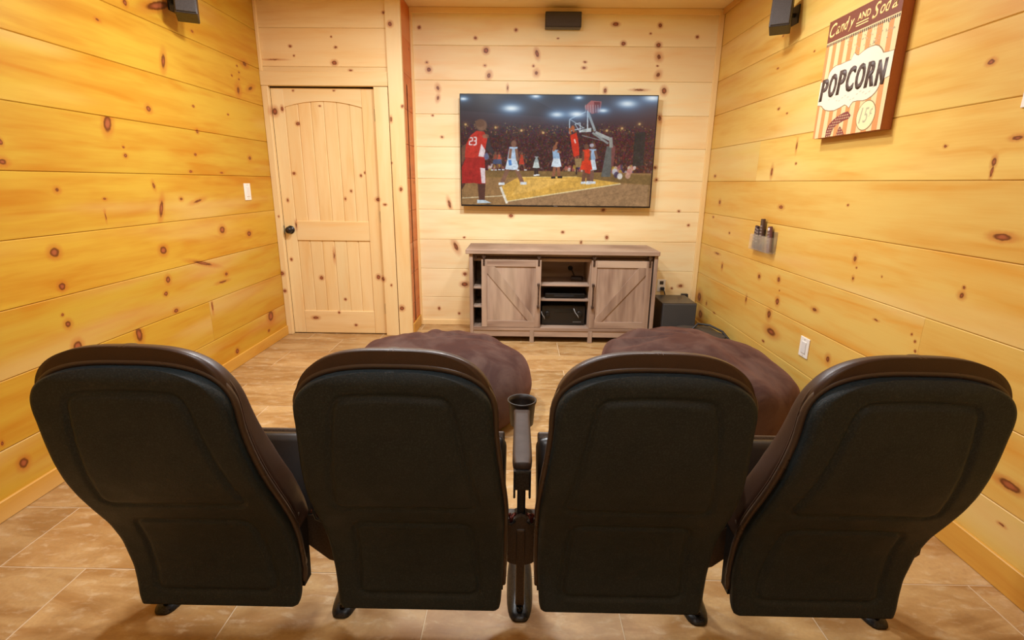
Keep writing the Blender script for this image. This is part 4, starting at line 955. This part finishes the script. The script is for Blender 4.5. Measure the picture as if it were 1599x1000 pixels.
# padded cushion
TZ = [.36, .40, .545, .663, .78, .883, .95, 1.]; TT = [.14, .142, .146, .134, .108, .078, .066, .064]
ft = lambda z: float(np.interp(z, TZ, TT))
R2 = rows(.375, .80, .966, 60, 30, .002)
def cushion_front(s_, z, x): return fy(z)+ft(z)+.045*(1-abs(s_)**3)*min(1, max(0, (.966-z)/.11))
link_mesh('back_cushion', slab([(z, w_) for z, w_ in R2], 30, lambda s_, z, x: fy(z)+.030, cushion_front, 10, .024), M_LEATHER, seat0)
# rolled rim between shell and cushion, then the seam
def rim_pts(off_y, grow_, zlo, ztop):
    R_ = rows(zlo, .80, ztop, 30, 24, grow_)
    R_ = R_[:-1]
    L_ = [Vector((-w_, fy(z)+off_y, z)) for z, w_ in R_]; Rr = [Vector((w_, fy(z)+off_y, z)) for z, w_ in reversed(R_)]
    top = [Vector((0, fy(ztop)+off_y, ztop))]
    return L_+top+Rr
bm = bmesh.new(); add_tube(bm, rim_pts(.036, .0025, .20, .931), .0085, 8); link_mesh('piping', bm_mesh(bm, True), M_PIPE, seat0)
bm = bmesh.new(); add_tube(bm, rim_pts(.050, .0025, .40, .948), .004, 6); link_mesh('seam', bm_mesh(bm, True), M_LEATHER, seat0)
# tipped up seat pan
Mp = Matrix.Translation((0, 1.375, .335)) @ Matrix.Rotation(math.radians(-32), 4, 'X')
def pan(hw, t0, t1, h0, h1, bev): 
    bm = bmesh.new(); add_box(bm, -hw, hw, t0, t1, h0, h1, bev, 5, Mp); return bm_mesh(bm, True)
link_mesh('seat_cushion', pan(.236, -.05, .035, -.03, .222, .032), M_PAN, seat0)
link_mesh('seat_underpan', pan(.229, .036, .055, -.02, .240, .008), M_STEELB, seat0)
# side brackets that follow the shell edge
for s_ in (-1, 1):
    P = []
    zz_ = [.18, .24, .30, .36, .42, .46]
    for z in zz_: P.append((s_*.222, fy(z)+.036, z))
    for z in reversed(zz_): P.append((s_*.222, fy(z)+.036+.045+.05*max(0, (z-.26))/.2, z))
    o = link_mesh('side_bracket', extrude_poly(P, (s_*.012, 0, 0)), M_STEEL, seat0)
    link_mesh('bolt', lathe([(.007, 0), (.007, s_*.004), (.002, s_*.006)], 10, (s_*.234, fy(.42)+.07, .42), 'x'), plain('bolt_steel', (150, 140, 130), .3, .8), seat0)
def copy_tree(o, parent=None):
    c = o.copy(); COL.objects.link(c)
    if parent is not None: c.parent = parent; c.matrix_parent_inverse = o.matrix_parent_inverse.copy()
    for ch in list(o.children): copy_tree(ch, c)
    return c
SL = ('black backed leather theater seat nearest the left wall, leftmost of the row',
      'black backed leather theater seat left of the cup holder armrest, before the round bean bag',
      'black backed leather theater seat right of the cup holder armrest, with strong crease across',
      'black backed leather theater seat nearest the right wall, rightmost of the row')
kids0 = list(seat0.children)
for i in range(1, 4):
    c = copy_tree(seat0); c.location.x = SEATX[i]; c['label'] = SL[i]
seat0.location.x = SEATX[0]; seat0['label'] = SL[0]

# ------------------------------------------------------------------ standards with armrest and foot
STX = (-1.095, -.537, .018, .571, 1.125)
st0 = thing('seat_standard', (0, 1.35, 0), 'x', 'armrest stand', 'stands between the theater seats')
# foot: long oval pad with a raised spine
bm = bmesh.new()
me = lathe([(.042, 0), (.042, .006), (.036, .014), (.022, .024), (.010, .030)], 36, (0, 0, 0), 'z', True, 1.0, 3.6)
bm.from_mesh(me)
for v in bm.verts:
    L_ = math.hypot(v.co.x/1.0, v.co.y/3.9)
    if L_ > 1e-5:
        k_ = (abs(v.co.x/L_)**3.2+abs(v.co.y/3.9/L_)**3.2)**(-1/3.2); v.co.x *= k_; v.co.y *= k_
bmesh.ops.translate(bm, vec=(0, 1.436, 0), verts=bm.verts)
link_mesh('foot', bm_mesh(bm, True), M_STEEL, st0)
link_mesh('foot_bolt', lathe([(.010, .0), (.010, .010), (.004, .013)], 10, (0, 1.315, .014)), plain('bolt_black', (30, 26, 22), .3, .7), st0)
link_mesh('post', box(-.0125, .0125, 1.345, 1.405, .02, .57, .005, 2), M_STEEL, st0)
link_mesh('lower_post', box(-.014, .014, 1.325, 1.365, .02, .30, .006, 2), M_STEELB, st0)
# wings that carry the seats on both sides
for s_ in (-1, 1):
    P = [(0, 1.33, .345), (s_*.020, 1.33, .335), (s_*.098, 1.33, .335), (s_*.098, 1.33, .235), (s_*.034, 1.33, .178), (0, 1.33, .168)]
    link_mesh('wing_plate', extrude_poly(P, (0, .05, 0)), M_STEELB, st0)
    link_mesh('spring', tube([(s_*(.018+.0055*i), 1.30+.012*math.cos(i*2.1), .365+.012*math.sin(i*2.1)) for i in range(8)], .0055, 8), plain('spring_bronze', (96, 44, 34), .35, .7), st0)
    link_mesh('hinge_cup', tube([(s_*.050, 1.30, .405), (s_*.051, 1.295, .375), (s_*.046, 1.295, .352), (s_*.030, 1.295, .343), (s_*.018, 1.30, .352)], .006, 8), M_STEEL, st0)
# armrest tapering forward to a round cup holder
def arm_mesh():
    pts = [(1.235, .0195, .028), (1.243, .0235, .04), (1.28, .0275, .044), (1.36, .0275, .042), (1.46, .0265, .038), (1.54, .026, .036), (1.58, .028, .036)]
    vs_, fs = [], []
    n_ = 16
    for (y_, w_, h_) in pts:
        for k in range(n_):
            a = 2*math.pi*k/n_; c_, s_ = math.cos(a), math.sin(a)
            vs_.append((w_*math.copysign(abs(c_)**.45, c_), y_, .58-h_/2+h_/2*math.copysign(abs(s_)**.45, s_)))
    for i in range(len(pts)-1):
        for k in range(n_): fs.append((i*n_+k, i*n_+(k+1) % n_, (i+1)*n_+(k+1) % n_, (i+1)*n_+k))
    fs.append(tuple(range(n_))[::-1]); fs.append(tuple((len(pts)-1)*n_+k for k in range(n_)))
    bm = bmesh.new(); me = mesh(vs_, fs); bm.from_mesh(me); return bm_mesh(bm, True)
M_ARM = leather('armrest_brown_plastic', (56, 36, 21), .6, 0, .2)
am = link_mesh('armrest', arm_mesh(), M_ARM, st0)
sub('cup_holder', lathe([(.036, .50), (.040, .503), (.046, .575), (.050, .586), (.050, .592), (.0455, .592), (.041, .575), (.036, .512), (.001, .510)], 36, (0, 1.625, 0)), plain('cup_holder_plastic', (34, 26, 21), .45), am)
sub('arm_bracket', box(-.024, .024, 1.225, 1.275, .50, .560, .005, 2), M_STEEL, am)
for s_ in (-1, 1): sub('bracket_tab', box(s_*.021-.003, s_*.021+.003, 1.225, 1.25, .475, .51, .002, 1), M_STEEL, am)
AL = ('black stand with oval foot at the far left end of the seat row', 'black stand between the two seats on the left', 'black stand with cup holder armrest between the two middle seats',
      'black stand between the two seats on the right', 'black stand with oval foot at the far right end of the seat row')
for i in range(1, 5):
    c = copy_tree(st0); c.location.x = STX[i]; c['label'] = AL[i]
st0.location.x = STX[0]; st0['label'] = AL[0]
